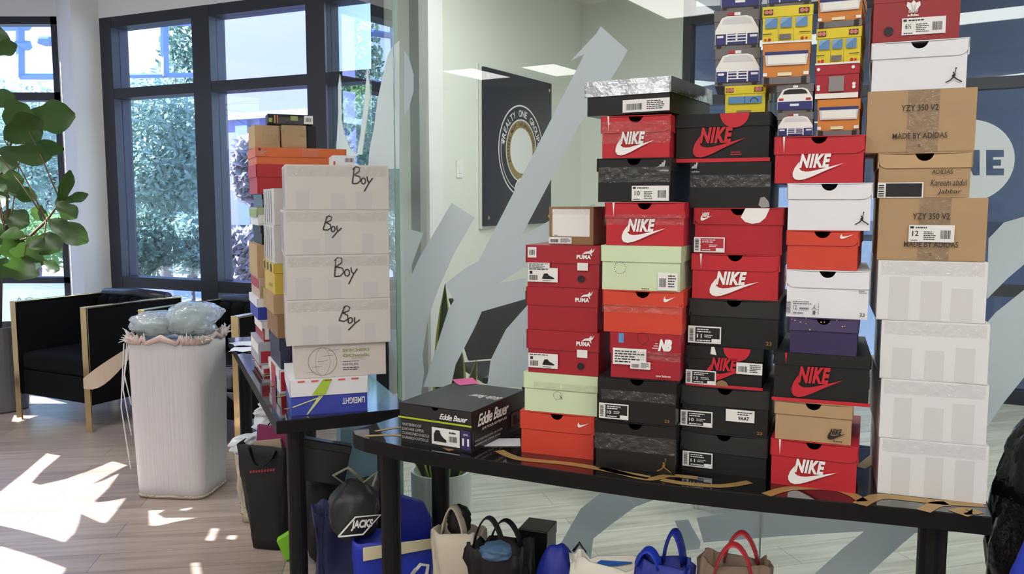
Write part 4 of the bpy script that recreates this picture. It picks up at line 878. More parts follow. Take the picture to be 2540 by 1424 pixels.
def yel_deco(b): b.mark('dark_tabs', M('tab_dark', (90, 76, 40), .5), None, 'left', 4).rect(.1, .2, .72, .98).rect(.4, .5, .72, .98).rect(.7, .8, .72, .98).done(); b.mark('small_print', BLACK, None, 'left', 3).lines(.55, .8, .2, .32, 2, 4).done()
z2 = pile(.40, .065, .33, .30, [
    (920, 'white and red shoe box on the table in the pile behind the globe print box', WHT, WHT, dict(style='cap', hole=0, deco=red_side)),
    (842, 'dark navy shoe box between brown cartons behind the globe print box', DKB, DKB, dict(style='cap', hole=0, dx=.005)),
    (782, 'brown kraft carton with pale tape under the upper brown one', BROWN, None, dict(hole=0, name='cardboard_carton', cat='carton')),
    (733, 'brown kraft carton directly under the mustard yellow box', KRAFT, None, dict(hole=0, name='cardboard_carton', cat='carton', dx=-.012)),
    (656, 'mustard yellow box with dark tabs along its lid', YELB, YELB, dict(style='cap', hole=0, dx=-.008, deco=yel_deco, lh=.3)),
    (560, 'white carton on the mustard yellow box', BOYM, None, dict(hole=0, name='white_carton', cat='carton', dx=-.003, deco=left_lines)),
    (467, 'white carton tucked under the red shoe box and the tape label box', BOYM, None, dict(hole=0, name='white_carton', cat='carton', deco=left_lines))])
q = T2F + UD * .50 + UX * .345; b = Box((q.x, q.y, z2), UYAW - .12, .085, .2, zat(900, 386, .50, .345) - z2, 'small white box end with orange and grey print peeking over the Boy cartons', WHT, None, hole=0, group=G3, name='label_box', cat='box')
b.mark('print', M('orange_print', (214, 84, 60), .5), None, 'front', 2).rect(.03, .12, .70, .82).done(); b.mark('print', M('brown_print', (120, 90, 84), .6), None, 'front', 2).bars(.55, .95, .80, .92, 9, 3).lines(.62, .85, .68, .74, 1, 2).text('6', .20, .25, .62, .74, .01).done()
# third pile, farther along the table
def strip(c1, c2):
    def d(b):
        b.mark('colour_band', c1, None, 'left', 2).rect(.05, .95, .45, .9).done(); b.mark('colour_band', c2, None, 'front', 2).rect(.02, .3, .1, .6).done()
    return d
REDB = M('band_red', (176, 40, 56), .5); GRNB = M('band_green', (150, 170, 90), .5)
def orlogo(b):
    b.mark('logo', WHITE, None, 'front', 5).swoosh(.06, .12, .62, .84).done(); b.mark('finger_hole', BLACK, None, 'front', 5).disc(.045, .88, .006).done(); TO = M('tape_orange', (204, 110, 76), .35); b.mark('tape_patch', TO, None, 'front', 5).rect(.0, .10, .48, .98).done(); b.mark('tape_patch', TO, None, 'front', 5).rect(.5, .68, .48, .98).done()
z3 = pile(.80, .05, .37, .30, [
    (908, 'white shoe box with a pink stripe at the foot of the far pile', WHT, WHT, dict(style='cap', hole=0, deco=strip(REDB, REDB), px=630)),
    (850, 'grey patterned shoe box second in the far pile', M('card_pearl', (176, 178, 190), .5), None, dict(hole=0, dx=-.01, px=630, deco=strip(WHITE, REDB))),
    (795, 'crimson and white shoe box third in the far pile', CRIM, WHT, dict(style='cap', hole=0, px=630, dx=.008, deco=strip(WHITE, WHITE))),
    (742, 'blue and white shoe box midway up the far pile', BLUEB, WHT, dict(style='cap', hole=0, px=630, dx=-.012)),
    (690, 'multicoloured shoe box with a red band above the blue and white one', M('card_sand', (190, 168, 150), .6), None, dict(hole=0, px=630, deco=strip(REDB, GRNB))),
    (608, 'tan carton standing tall in the far pile', KRAFT2, None, dict(hole=0, px=630, dx=-.006, name='cardboard_carton', cat='carton')),
    (560, 'black shoe box above the tan carton in the far pile', BLK, BLK, dict(style='cap', hole=0, px=630, dx=.012)),
    (515, 'pale green and white shoe box under a thin dark one', WHT, M('card_sage', (176, 190, 150), .5), dict(style='cap', hole=0, px=630, deco=strip(GRNB, WHITE))),
    (481, 'thin dark shoe box directly under the red one', BLK2, BLK2, dict(style='cap', hole=0, px=630, dx=.02)),
    (407, 'red shoe box under the orange shoe box', RED2, RED2, dict(style='cap', hole=0, px=630, dx=.0, lh=.42, over=.004)),
    (366, 'wide orange shoe box carrying small cartons', ORANGE2, ORANGE2, dict(style='cap', hole=0, px=700, lh=.55, deco=orlogo, over=.004))])
def topbox(xl, xr, yt, yb, u, dp, z, yaw, label, body, name='cardboard_carton', cat='carton', tilt=0, **k):
    x0 = T2F + UD * u; nrm = Vector((-math.sin(yaw), math.cos(yaw), 0)); a = on_plane(xl, (yt + yb) / 2, x0, nrm); b_ = on_plane(xr, (yt + yb) / 2, x0, nrm); zt = on_plane((xl + xr) / 2, yt, x0, nrm).z
    m_ = (a + b_) / 2; return Box((m_.x, m_.y, z), yaw, (b_ - a).length, dp, zt - z, label, body, None, hole=0, group=G3, name=name, cat=cat, **k)
b = topbox(632, 694, 311, 364, .84, .12, z3, UYAW + .1, 'small pale carton on the orange shoe box with flattened tape', KRAFT2); tape(b, .3, 1, .1, 1)
m = b.mark('tape_patch', M('tape_kraft', (186, 158, 112), .35), None, 'front', 1).rect(.3, .9, .0, .6).done()
b = topbox(700, 760, 311, 364, .82, .12, z3, UYAW, 'small brown carton with grey print on the orange shoe box', KRAFT); b.mark('print', GP, None, 'front', 2).lines(.7, .95, .5, .64, 2, 4).lines(.04, .14, .6, .82, 3, 3).done(); tape(b, 0, 1, .8, 1)
b = topbox(763, 784, 313, 364, .86, .12, z3, UYAW, 'narrow black box beside the small brown carton', BLK, 'black_box', 'box')
zt_ = zat(720, 310, .85) + .003
b = topbox(664, 776, 284, 310, .86, .11, zt_, UYAW - .04, 'flat dark patterned box with a barcode on top of the small cartons', BLK, 'flat_box', 'box')
sticker(b, .80, 1.0, .1, .92, 'square', seed=5); b.mark('pattern', M('orange_print2', (196, 140, 70), .5), None, 'front', 2).rect(.14, .17, .1, .9).rect(.20, .22, .1, .9).done(); b.mark('pattern', GRNB, None, 'front', 2).rect(.5, .66, .4, .85).rect(.02, .10, .2, .6).done(); tape(b, .2, .8, .0, .7)
for (xy, a, lab) in (((1.60, .10), .2, 'crumpled white paper at the far end of the table'), ((1.42, .08), -.3, 'folded white paper sheet on the table near the bale')):
    p = usf(xy[0], xy[1], TZ + .001); n_ = thing('paper_sheet', p, UYAW + a, lab, 'paper'); mb = MB(); r = random.Random(int(xy[0] * 10)); g_ = [[(-.10 + .2 * i / 6, -.07 + .14 * j / 4, .001 + .012 * abs(mnoise.noise((i * .6, j * .7, xy[0] * 9)))) for i in range(7)] for j in range(5)]
    mb.add([q for row in g_ for q in row] + [(q[0], q[1], q[2] + .0006) for row in g_ for q in row], [(j * 7 + i, j * 7 + i + 1, j * 7 + i + 8, j * 7 + i + 7) for j in range(4) for i in range(6)] + [(35 + j * 7 + i, 35 + j * 7 + i + 7, 35 + j * 7 + i + 8, 35 + j * 7 + i + 1) for j in range(4) for i in range(6)]); mb.build('paper', WHT, n_)

# ------------------------------------------------------------------ armchairs
VELV = M('black_velvet', (9, 9, 12), .9, spec=.2, var=.2); VELT = M('black_leather', (26, 30, 40), .35, var=.1)
def chair(fl, fr, label):
    fl, fr = Vector((fl[0], fl[1], 0)), Vector((fr[0], fr[1], 0)); d = fr - fl; W = d.length; yaw = math.atan2(d.y, d.x); c = (fl + fr) / 2
    t = thing('armchair', c, yaw, label, 'armchair', 'black velvet armchairs with brass frames by the windows'); w2, D, H, a = W / 2, .74, .80, .055
    for s in (-1, 1):
        x0, x1 = (-w2, -w2 + a) if s < 0 else (w2 - a, w2)
        MB().box(x0 + .006, x1 - .006, .012, D - .012, .17, H - .012).build('arm', VELV, t, bevel=.008)
        MB().box(x0, x1, 0, .012, 0, H).box(x0, x1, .012, D, H - .012, H).box(x0, x1, D, D + .012, 0, H).build('arm_frame', BRASS, t, bevel=.002)
    MB().box(-w2 + a, w2 - a, .03, D - .02, .17, .34).build('seat_base', VELV, t, bevel=.01)
    MB().box(-w2 + a + .003, w2 - a - .003, .02, D - .16, .342, .46).build('seat_cushion', VELV, t, bevel=.03, seg=4)
    bk_ = MB(); n_ = 6; cw = (W - 2 * a) / n_
    for k in range(n_): bk_.lathe([(.001, .44), (cw * .49, .46), (cw * .49, H - .05), (cw * .35, H - .02), (.001, H - .01)], 14, Matrix.Translation((-w2 + a + cw * (k + .5), D - .10, 0)))
    bk_.box(-w2 + a, w2 - a, D - .10, D - .01, .34, H - .03)
    bk_.build('backrest_tufts', VELV, t, smooth=True)
    MB().tube([(-w2 + a + .01, D - .06, H - .015), (0, D - .05, H), (w2 - a - .01, D - .06, H - .015)], .045, 12).build('back_roll', VELT, t, smooth=True)
    return t
chair((-3.346, 5.60), (-2.665, 5.25), 'black velvet armchair with brass edges in full view beside the column')
chair((-2.30, 5.16), (-1.58, 4.84), 'black velvet armchair mostly hidden behind the white bale and table')

# ------------------------------------------------------------------ fiddle leaf fig
LEAF = leafy_mat('fig_leaf', (50, 74, 28), .40, .35); STEMM = M('fig_bark', (92, 74, 56), .8, var=.2, bump=.3)
fp = Vector((-3.60, 5.87, 0)); t = thing('fiddle_leaf_fig', fp, 0, 'tall plant with large glossy leaves in a grey pot by the bay window', 'potted plant')
MB().lathe([(.15, 0), (.165, .01), (.19, .58), (.192, .60), (.176, .60), (.172, .54), (.001, .54)], 36).build('pot', M('pot_grey', (98, 98, 104), .5), t, smooth=False)
MB().lathe([(.001, .53), (.17, .545), (.10, .565), (.001, .57)], 20).build('soil', M('soil', (66, 52, 40), .95, var=.3, bump=.6), t)
sp = MB(); fl_ = MB(); r = random.Random(11)
trunk = [Vector((0, 0, .54)), Vector((.03, .0, .9)), Vector((.0, .03, 1.3)), Vector((.04, .0, 1.8)), Vector((.02, .02, 2.3))]
sp.tube(trunk, [.022, .02, .017, .013, .008], 10)
def leaf(base, tip, wid, roll=0.0, fold=.25, droop=.12):
    """broad fiddle shaped blade from base to tip"""
    b0, t0 = Vector(base), Vector(tip); ax = t0 - b0; L = ax.length; ax.normalize(); up = Vector((.35, -1, .35)).normalized()
    sd = ax.cross(up).normalized(); sd.rotate(Matrix.Rotation(roll, 3, ax).to_quaternion()); nr = sd.cross(ax).normalized(); n_ = 9; vs = []
    prof = [.05, .42, .62, .66, .72, .92, 1.0, .93, .66, .10]
    for i in range(n_ + 1):
        s = i / n_; c_ = b0 + ax * (L * s) - nr * (droop * L * s * s); ww = prof[i] * wid / 2
        for j in (-1, -.5, 0, .5, 1): vs.append(tuple(c_ + sd * (ww * j) + nr * (fold * ww * abs(j) + .02 * L * math.sin(s * 14 + j * 3) * abs(j))))
    fl_.add(vs, [(i * 5 + j, i * 5 + j + 1, i * 5 + j + 6, i * 5 + j + 5) for i in range(n_) for j in range(4)])
def fpt(px, py, d): return at_d(px, py, d) - fp
LV = [((60, 300), (178, 285), 5.25, 62, .9), ((20, 320), (65, 262), 5.3, 66, .5), ((10, 345), (100, 300), 5.2, 60, 1.1), ((55, 355), (152, 372), 5.35, 30, 1.3), ((-10, 375), (120, 390), 5.15, 40, 1.2),
      ((-20, 130), (38, 112), 5.4, 30, 1.2), ((-40, 255), (30, 238), 5.5, 34, .8), ((-30, 400), (40, 410), 5.3, 36, .7), ((-10, 455), (55, 446), 5.2, 42, .9), ((15, 468), (88, 490), 5.3, 30, .7), ((-30, 500), (18, 492), 5.4, 44, .4),
      ((140, 520), (178, 428), 5.0, 26, 1.5), ((158, 500), (212, 484), 5.05, 20, 1.2), ((140, 500), (188, 540), 4.95, 34, .4), ((118, 545), (214, 598), 4.95, 44, .6), ((120, 545), (80, 520), 5.2, 34, .9),
      ((0, 530), (70, 555), 5.3, 46, .3), ((60, 590), (5, 575), 5.1, 40, 1.2), ((95, 585), (146, 620), 5.1, 56, .2), ((80, 600), (62, 650), 5.15, 60, .3), ((30, 580), (40, 640), 5.2, 52, .2), ((60, 640), (45, 692), 5.1, 64, .1), ((15, 640), (0, 690), 5.3, 44, .3), ((100, 650), (142, 668), 5.25, 26, 1.0), ((110, 590), (70, 612), 5.0, 36, .7), ((20, 560), (-30, 600), 5.3, 50, .5), ((-20, 300), (-80, 330), 5.4, 60, .5), ((-30, 420), (-90, 450), 5.2, 60, .5), ((-30, 200), (-100, 180), 5.4, 60, .4), ((-40, 150), (-10, 60), 5.5, 60, .8), ((0, 620), (-60, 650), 5.4, 60, .5)]
nodes = [fpt(-10, 640, 5.4), fpt(20, 600, 5.3), fpt(70, 590, 5.15), fpt(115, 548, 5.05), fpt(150, 500, 5.0)]
sp.tube([trunk[1]] + nodes, [.016, .013, .012, .010, .008, .005], 8)
sp.tube([trunk[2], fpt(-10, 470, 5.35), fpt(20, 380, 5.3), fpt(40, 310, 5.28)], [.012, .010, .008, .006], 8)
for (b_, t_, d, wpx, roll) in LV:
    B_, T_ = fpt(b_[0], b_[1], d), fpt(t_[0], t_[1], d - .04 + r.uniform(-.05, .05)); leaf(B_, T_, wpx / FPX * d * 1.35, (roll - .4) * .7, .22, .10)
    near = min(trunk + nodes, key=lambda q: (q - B_).length); sp.tube([near, (near + B_) / 2 + Vector((0, 0, .015)), B_], [.005, .004, .003], 6)
sp.build('trunk', STEMM, t, smooth=True); fo = fl_.build('foliage', LEAF, t, smooth=True)

# ------------------------------------------------------------------ snake plant in the office
sp_c = on_z(1083, 1388, 0) + Vector((.01, .14, 0)); t = thing('snake_plant', sp_c, 0, 'snake plant with yellow edged blades in a white pot behind the glass', 'potted plant')
MB().lathe([(.118, 0), (.122, .006), (.128, .32), (.128, .335), (.116, .335), (.114, .28), (.001, .28)], 40).build('pot', M('pot_white', (214, 220, 218), .4), t)
MB().lathe([(.001, .27), (.112, .29), (.06, .30), (.001, .302)], 20).build('soil', M('soil', (66, 52, 40), .95, var=.3, bump=.6), t)
inn, edg = MB(), MB()
for (bx, by, tx_, ty, ztop, wd, tw) in ((-.01, .0, .02, .03, 1.12, .075, .2), (.03, -.03, .09, -.02, .86, .085, -.2), (.045, .02, .15, .02, .80, .07, .5), (-.04, .01, -.13, .02, .82, .05, .3), (-.05, -.03, -.16, -.03, .55, .05, -.4), (.0, .04, -.03, .07, .70, .06, .8), (.05, -.05, .10, -.07, .52, .06, .1), (.02, .05, .08, .09, .62, .06, -.6), (-.02, -.05, -.02, -.07, .48, .05, .3)):
    n_ = 8; rows = []
    for i in range(n_ + 1):
        s = i / n_; c_ = Vector((bx + (tx_ - bx) * s, by + (ty - by) * s, .28 + (ztop - .28) * s)); ww = wd / 2 * (min(1, .55 + s * 1.2) if s < .55 else max(.02, (1 - ((s - .55) / .45) ** 2.2)))
        a = tw * s; dx = Vector((math.cos(a), math.sin(a), 0)); dn = Vector((-math.sin(a), math.cos(a), 0)); rows.append([c_ + dx * ww * j - dn * (.25 * ww * (1 - j * j)) for j in (-1, -.72, 0, .72, 1)])
    vs = [tuple(p) for r_ in rows for p in r_]
    inn.add(vs, [(i * 5 + j, i * 5 + j + 1, i * 5 + j + 6, i * 5 + j + 5) for i in range(n_) for j in (1, 2)]); edg.add(vs, [(i * 5 + j, i * 5 + j + 1, i * 5 + j + 6, i * 5 + j + 5) for i in range(n_) for j in (0, 3)])
lm = inn.build('blade_leaf', M('snake_green', (58, 78, 50), .45, var=.35, scale=30), t, smooth=True); edg.build('blade_edge', M('snake_yellow', (196, 196, 92), .45, var=.1), lm, smooth=True)
q = on_z(1151, 1400, 0); t = thing('door_stop', (q.x, q.y + .06, 0), PYAW, 'short black metal post on the floor beside the white plant pot', 'door stop'); MB().box(-.012, .012, -.012, .012, .008, .17).build('post', M('black_metal', (24, 30, 28), .4), t, bevel=.002); MB().box(-.03, .03, -.03, .03, 0, .008).build('base', M('black_metal', (24, 30, 28), .4), t)

# ------------------------------------------------------------------ furniture standing in the office
def side_chair(p, yaw, label, ht=.84):
    t = thing('office_chair', (p[0], p[1], 0), yaw, label, 'chair')
    BKP = M('chair_black', (46, 48, 52), .5)
    m = MB(); rows = []
    for i in range(7):
        s = i / 6; hw = .17 + .11 * s; z = .47 + (ht - .47) * s; y = .20 + .05 * s; rows.append([(-hw, y + .03, z), (-hw * .5, y + .045, z + .008 * s), (hw * .5, y + .045, z + .02 * s), (hw, y + .03, z + .035 * s), (hw, y + .055, z + .035 * s), (hw * .5, y + .07, z + .02 * s), (-hw * .5, y + .07, z + .008 * s), (-hw, y + .055, z)])
    m.loft(rows).build('backrest', BKP, t, bevel=.006)
    MB().box(-.23, .23, -.24, .22, .42, .47).build('seat', BKP, t, bevel=.02, seg=3)
    for x in (-.2, .2):
        for y in (-.2, .2):
            l = MB().tube([(x * .8, y * .8, .42), (x, y, .03)], .011, 10).build('leg', M('chair_leg', (60, 60, 62), .3, .6), t, smooth=True); MB().lathe([(.001, 0), (.016, .0), (.016, .05), (.001, .052)], 12, Matrix.Translation((x, y, 0))).build('foot_cap', WHITE, l)
    return t
side_chair((-.03, 5.05), .35, 'black flared office chair seen through the glass beside the crimson boxes', .86)
q = on_z(1793, 1268, 0); side_chair((q.x + .10, q.y + .22), PYAW + .3, 'office chair whose slim legs with white feet show under the table', .80)
q = on_z(1473, 1203, 0); t = thing('pedestal_table', (q.x, q.y + .15, 0), PYAW + .25, 'small pedestal table whose dark base shows under the long table edge', 'table')
DKM = M('dark_pedestal', (88, 88, 90), .45); MB().box(-.17, .17, -.14, .14, 0, .03).build('base', DKM, t, bevel=.004); MB().lathe([(.035, .03), (.035, .70)], 16).build('column', DKM, t); MB().lathe([(.001, .70), (.22, .70), (.22, .725), (.001, .725)], 36).build('top', M('table_white', (220, 220, 216), .4), t)

# ------------------------------------------------------------------ white bale with a bag of clothes
def blob(rx, ry, rz, seed=0, amp=.12, freq=2.2, n=28, m=18, flat=True, pw=2.6, ridge=.05, pinch=None):
    """soft lumpy sack: superellipsoid, folded by noise, its underside flattened on z=0"""
    rings = []
    for j in range(m + 1):
        ph = -math.pi / 2 + math.pi * (.03 + .94 * j / m); row = []
        for i in range(n):
            th = 2 * math.pi * i / n; cz, sz = math.cos(ph), math.sin(ph); ct, st = math.cos(th), math.sin(th)
            f = lambda c_: math.copysign(abs(c_) ** (2 / pw), c_)
            x, y, z = f(cz) * f(ct), f(cz) * f(st), f(sz)
            k = 1 + amp * mnoise.noise((x * freq + seed * 7.1, y * freq, z * freq)) + ridge * (abs(mnoise.noise((x * freq * 2.6, y * freq * 2.6 + seed * 3.3, z * freq * 1.5))) * 2 - .5)
            if pinch: k *= 1 - pinch * max(0, z) ** 3
            X, Y, Z = x * rx * k, y * ry * k, rz + z * rz * (1 + amp * .5 * mnoise.noise((x * 2 + seed, y * 2, 5)))
            if flat: Z = max(Z, 0.002)
            row.append((X, Y, Z))
        rings.append(row)
    return rings
def sack(name, loc, yaw, r, mat, label, cat='bag', part='body', **k):
    t = thing(name, loc, yaw, label, cat); MB().loft(blob(*r, **k)).build(part, mat, t, smooth=True); return t
def weave(name, c, stripes=60.0):
    m = M(name, c, .6, var=.05); n = m.node_tree; b_ = n.nodes['Principled BSDF']; tcn = n.nodes.new('ShaderNodeTexCoord'); mp = n.nodes.new('ShaderNodeMapping'); mp.inputs['Scale'].default_value = (stripes, stripes, 2.5)
    nz = n.nodes.new('ShaderNodeTexNoise'); nz.inputs['Scale'].default_value = 1.0; nz.inputs['Detail'].default_value = 3; bp = n.nodes.new('ShaderNodeBump'); bp.inputs['Strength'].default_value = .5; bp.inputs['Distance'].default_value = .006
    n.links.new(tcn.outputs['Object'], mp.inputs[0]); n.links.new(mp.outputs[0], nz.inputs['Vector']); n.links.new(nz.outputs['Fac'], bp.inputs['Height']); n.links.new(bp.outputs[0], b_.inputs['Normal']); return m
bc = Vector((-1.672, 4.19, 0)); t = thing('fabric_bale', bc, R_(-6), 'tall white woven bale standing on the floor between armchairs and table', 'bale')
rings = []; NS = 56
for j in range(15):
    s = j / 14; z = .004 + .776 * s; row = []
    for i in range(NS):
        th = 2 * math.pi * (i + .5) / NS; c_, s_ = math.cos(th), math.sin(th); f = lambda v: math.copysign(abs(v) ** .30, v)
        bul = 1 + .05 * math.sin(math.pi * s) + .10 * s * s - (.02 if j == 0 else 0); k = bul + .008 * mnoise.noise((c_ * 4, s_ * 4, z * 5))
        row.append((.176 * f(c_) * k, .15 * f(s_) * k, z))
    rings.append(row)
MB().loft(rings).build('wrap', weave('woven_white', (204, 201, 204), 70), t, smooth=True)
sm_ = MB(); r = random.Random(2)
top = [Vector(p) for p in rings[-1]]
for i in range(NS):
    a, b_ = top[i], top[(i + 1) % NS]; sm_.tube([a + Vector((0, 0, -.004)), (a + b_) / 2 + Vector((0, 0, .016 + r.uniform(0, .014))), b_ + Vector((0, 0, -.004))], [.010, .014 + r.uniform(0, .004), .010], 6)
sm_.build('stitched_rim', M('rim_pink', (206, 184, 176), .8, var=.12), t, smooth=True)
fr = MB()
for i in range(70):
    a = r.uniform(0, 2 * math.pi); p = top[int(a / 6.2832 * NS) % NS]; q = p + Vector((p.x * r.uniform(-.1, .25), p.y * r.uniform(-.1, .25), r.uniform(.0, .06))); fr.tube([p, (p + q) / 2 + Vector((0, 0, .01)), q], [.004, .003, .0015], 5)
for x, l in ((-.20, .45), (-.215, .62), (-.19, .3)): fr.tube([(x, -.12, .77), (x - .012, -.15, .77 - l * .5), (x + .01 + .02 * l, -.15, .77 - l)], [.003, .003, .002], 5)
fr.build('fringe', M('fringe_white', (226, 224, 228), .7), t)
bs = MB()
for i in range(NS):
    a, b_ = Vector(rings[0][i]), Vector(rings[0][(i + 1) % NS]); bs.tube([a * 1.0 + Vector((0, 0, .006)), (a + b_) / 2 * 1.015 + Vector((0, 0, .012)), b_ + Vector((0, 0, .006))], .0055, 5)
bs.build('stitched_base', M('rim_tan', (196, 180, 160), .8, var=.2), t, smooth=True)
flp = MB(); g_ = [[(-.19 - .245 * i / 8, -.10 - .05 * math.sin(i / 3), .755 - .165 * (i / 8) ** 1.0 - (.05 + .055 * math.sin(math.pi * i / 8) ) * j) for j in (0, .5, 1)] for i in range(9)]
flp.add([p for row in g_ for p in row] + [(p[0], p[1] + .002, p[2]) for row in g_ for p in row], [(i * 3 + j, i * 3 + j + 1, i * 3 + j + 4, i * 3 + j + 3) for i in range(8) for j in (0, 1)] + [(27 + i * 3 + j, 27 + i * 3 + j + 3, 27 + i * 3 + j + 4, 27 + i * 3 + j + 1) for i in range(8) for j in (0, 1)])
flp.build('torn_flap', M('flap_tan', (188, 172, 154), .6), t)
FILM = glass_mat('bag_film', (.86, .92, .97), 1.5, 1.6, wrinkle=1.0, wscale=22, rough=.12, milk=.5, milk_c=(.90, .93, .97))
t = thing('clothes_bag', (bc.x, bc.y, .795), 0, 'clear plastic bag of green folded clothes lying on the white bale', 'bag')
CL = M('clothes_green', (112, 142, 130), .8, var=.12, bump=.3, bscale=20)
for (x, y, z, r3, sd) in ((-.10, -.02, .0, (.085, .09, .045), 3), (.075, -.02, .0, (.085, .09, .062), 5), (.06, .03, .07, (.08, .07, .03), 9)): MB().loft(blob(*r3, seed=sd, amp=.1), Matrix.Translation((x, y, z))).build('folded_clothes', CL, t, smooth=True)
MB().loft(blob(.115, .115, .062, seed=12, amp=.22, ridge=.14, n=40, m=24), Matrix.Translation((-.095, -.02, -.0))).loft(blob(.12, .115, .086, seed=15, amp=.25, ridge=.16, n=40, m=24), Matrix.Translation((.085, -.01, -.0))).build('film_wrap', FILM, t, smooth=True)
t = sack('plastic_film', (bc.x + .165, bc.y - .03, .80), .2, (.035, .055, .045), FILM, 'torn clear plastic tuft at the edge of the bale beside the clothes bag', 'plastic', 'film', seed=21, amp=.4, ridge=.3, pw=2.0)

# ------------------------------------------------------------------ bags on the floor
def tote(name, loc, yaw, wb, db, wt, dt, h, mat, label, lean=(0, 0), seed=1, wob=.012, cat='bag', inner=True):
    """open soft bag: rounded rectangle sides with creases, hollow at the top"""
    t = thing(name, loc, yaw, label, cat); rings = []; n = 40
    def ringz(s, ins=0):
        z = .003 + h * s; w_ = wb + (wt - wb) * s; d_ = db + (dt - db) * s; row = []
        for i in range(n):
            th = 2 * math.pi * (i + .5) / n; c_, s_ = math.cos(th), math.sin(th); f = lambda v: math.copysign(abs(v) ** .38, v)
            e = wob * (mnoise.noise((c_ * 2.2 + seed * 5, s_ * 2.2, s * 2.6)) + .6 * mnoise.noise((c_ * 6 + seed, s_ * 6, s * 7))) * (1 if 0 < s else .2)
            row.append(((w_ / 2 - ins) * f(c_) + e * c_ + lean[0] * s, (d_ / 2 - ins) * f(s_) + e * s_ + lean[1] * s, z + (wob * 1.6 * mnoise.noise((c_ * 2 + seed, s_ * 2, 9)) if s >= 1 else 0)))
        return row
    for j in range(11): rings.append(ringz(j / 10))
    if inner: rings += [ringz(1.0, .005), ringz(.80, .012), ringz(.66, .02)]
    MB().loft(rings).build('body', mat, t, smooth=True); return t
def handle(t, a, b_, rise, mat, lean=0, wd=.012, name='handle'):
    a, b_ = Vector(a), Vector(b_); P = [a + (b_ - a) * (k / 12) + Vector((0, lean * math.sin(math.pi * k / 12), rise * math.sin(math.pi * k / 12) ** .7)) for k in range(13)]
    return MB().tube(P, wd, 8, .22).build(name, mat, t, smooth=True)
CLOTH = M('cloth_black', (24, 24, 27), .7, var=.2, bump=.15, bscale=40); CLOTH2 = M('cloth_ink', (15, 15, 18), .65, var=.2, bump=.2, bscale=30); NAVYC = M('cloth_navy', (34, 40, 84), .6, var=.15, bump=.15, bscale=30); ROYAL = M('cloth_royal', (24, 52, 176), .5, var=.12, bump=.15, bscale=25); ROYD = M('cloth_royal_deep', (20, 38, 140), .55, var=.12, bump=.15, bscale=25)
CREAM = M('cloth_cream', (204, 194, 176), .7, var=.12, bump=.2, bscale=30); GARB = M('garbage_film', (20, 20, 22), .18, var=.2, bump=.9, bscale=16)
PLW = M('plastic_white', (222, 230, 238), .3, var=.06, bump=.6, bscale=18)
t = tote('tote_bag', (-1.02, 3.50, 0), R_(-12), .15, .13, .25, .15, .44, CLOTH, 'black tote bag with a faint red line of letters beside the table leg', lean=(-.02, .02), seed=4)
handle(t, (-.07, -.055, .44), (.05, -.055, .43), -.07, CLOTH2, -.03); handle(t, (-.07, .055, .44), (.06, .06, .43), .09, CLOTH2)
tm = MB(); v, f_, _ = text_mesh('I', .02, .2)
for k in range(9): tm.add([(-.055 + .013 * k + dx, -.087, .335 + dz + .002 * k) for dx, dz in ((0, 0), (.009, .001), (.011, .013), (.002, .011))], [(0, 1, 2, 3)])
tm.build('lettering', M('red_print', (150, 44, 54), .6), t)
t2 = thing('maroon_book', (-1.0, 3.50, .39), R_(-12), 'maroon folder standing in the black tote bag', 'folder'); MB().box(-.085, .075, -.02, .0, 0, .125, Matrix.Rotation(.1, 4, 'Y')).build('cover', M('maroon_card', (134, 44, 92), .5), t2, bevel=.002); MB().box(-.075, .05, -.034, -.022, .01, .075, Matrix.Rotation(-.15, 4, 'Y')).build('tan_sheet', M('tan_sheet', (186, 164, 142), .6), t2)
sack('plastic_bag', (-1.02, 3.66, .42), .3, (.10, .07, .085), PLW, 'crumpled white plastic bag bulging over the black tote bag', 'bag', seed=31, amp=.35, ridge=.3, n=44, m=26)
sack('plastic_bag', (-1.14, 3.62, .36), .9, (.085, .05, .045), PLW, 'drooping end of pale plastic hanging at the back of the black tote bag', 'bag', seed=36, amp=.4, ridge=.3, n=36, m=20)
t = tote('fabric_bag', (-1.19, 3.78, 0), .1, .10, .08, .13, .10, .34, CREAM, 'cream speckled cloth bag squeezed behind the black tote bag', seed=8, wob=.02)
sp = MB(); r = random.Random(5)
for k in range(60):
    a = r.uniform(3.3, 6.1); z = r.uniform(.02, .32); w_ = .052 + .012 * z / .3; sp.add([(w_ * 1.05 * math.cos(a) + dx, .045 * math.sin(a) * 1.1 - .004, z + dz) for dx, dz in ((-.003, 0), (.003, -.002), (.002, .004))], [(0, 1, 2)])
sp.build('speckles', M('speckle', (96, 84, 70), .7), t)
t = thing('gift_bag', (-.905, 3.34, 0), R_(10), 'lime green folded paper bag on the floor behind the table leg', 'bag')
MB().prism([(-.055, .09), (-.02, .002), (.045, .03), (.06, .16), (.02, .135)], -.02, .02).build('body', M('lime_paper', (128, 200, 44), .5, var=.06), t, bevel=.004)
sack('garbage_bag', (-.765, 3.33, 0), .2, (.085, .11, .215), CLOTH2, 'large black cloth sack slumped under the table along the glass', 'bag', seed=41, amp=.16, ridge=.08, n=36, m=22)
t = thing('black_carton', (-.735, 3.15, .45), R_(10), 'matt black carton tipped on the sacks under the table', 'carton'); MB().box(-.10, .10, -.07, .07, -.05, .10, Matrix.Rotation(.22, 4, 'Y') @ Matrix.Rotation(-.2, 4, 'X')).build('body', BLK2, t, bevel=.004); MB().box(-.102, .102, -.072, .072, .07, .102, Matrix.Rotation(.22, 4, 'Y') @ Matrix.Rotation(-.2, 4, 'X')).build('lid', BLK2, t, bevel=.003)
sack('duffel_bag', (-.575, 3.17, 0), .1, (.095, .09, .20), CLOTH2, 'black duffel bag standing behind the front table leg', 'bag', seed=44, amp=.14)
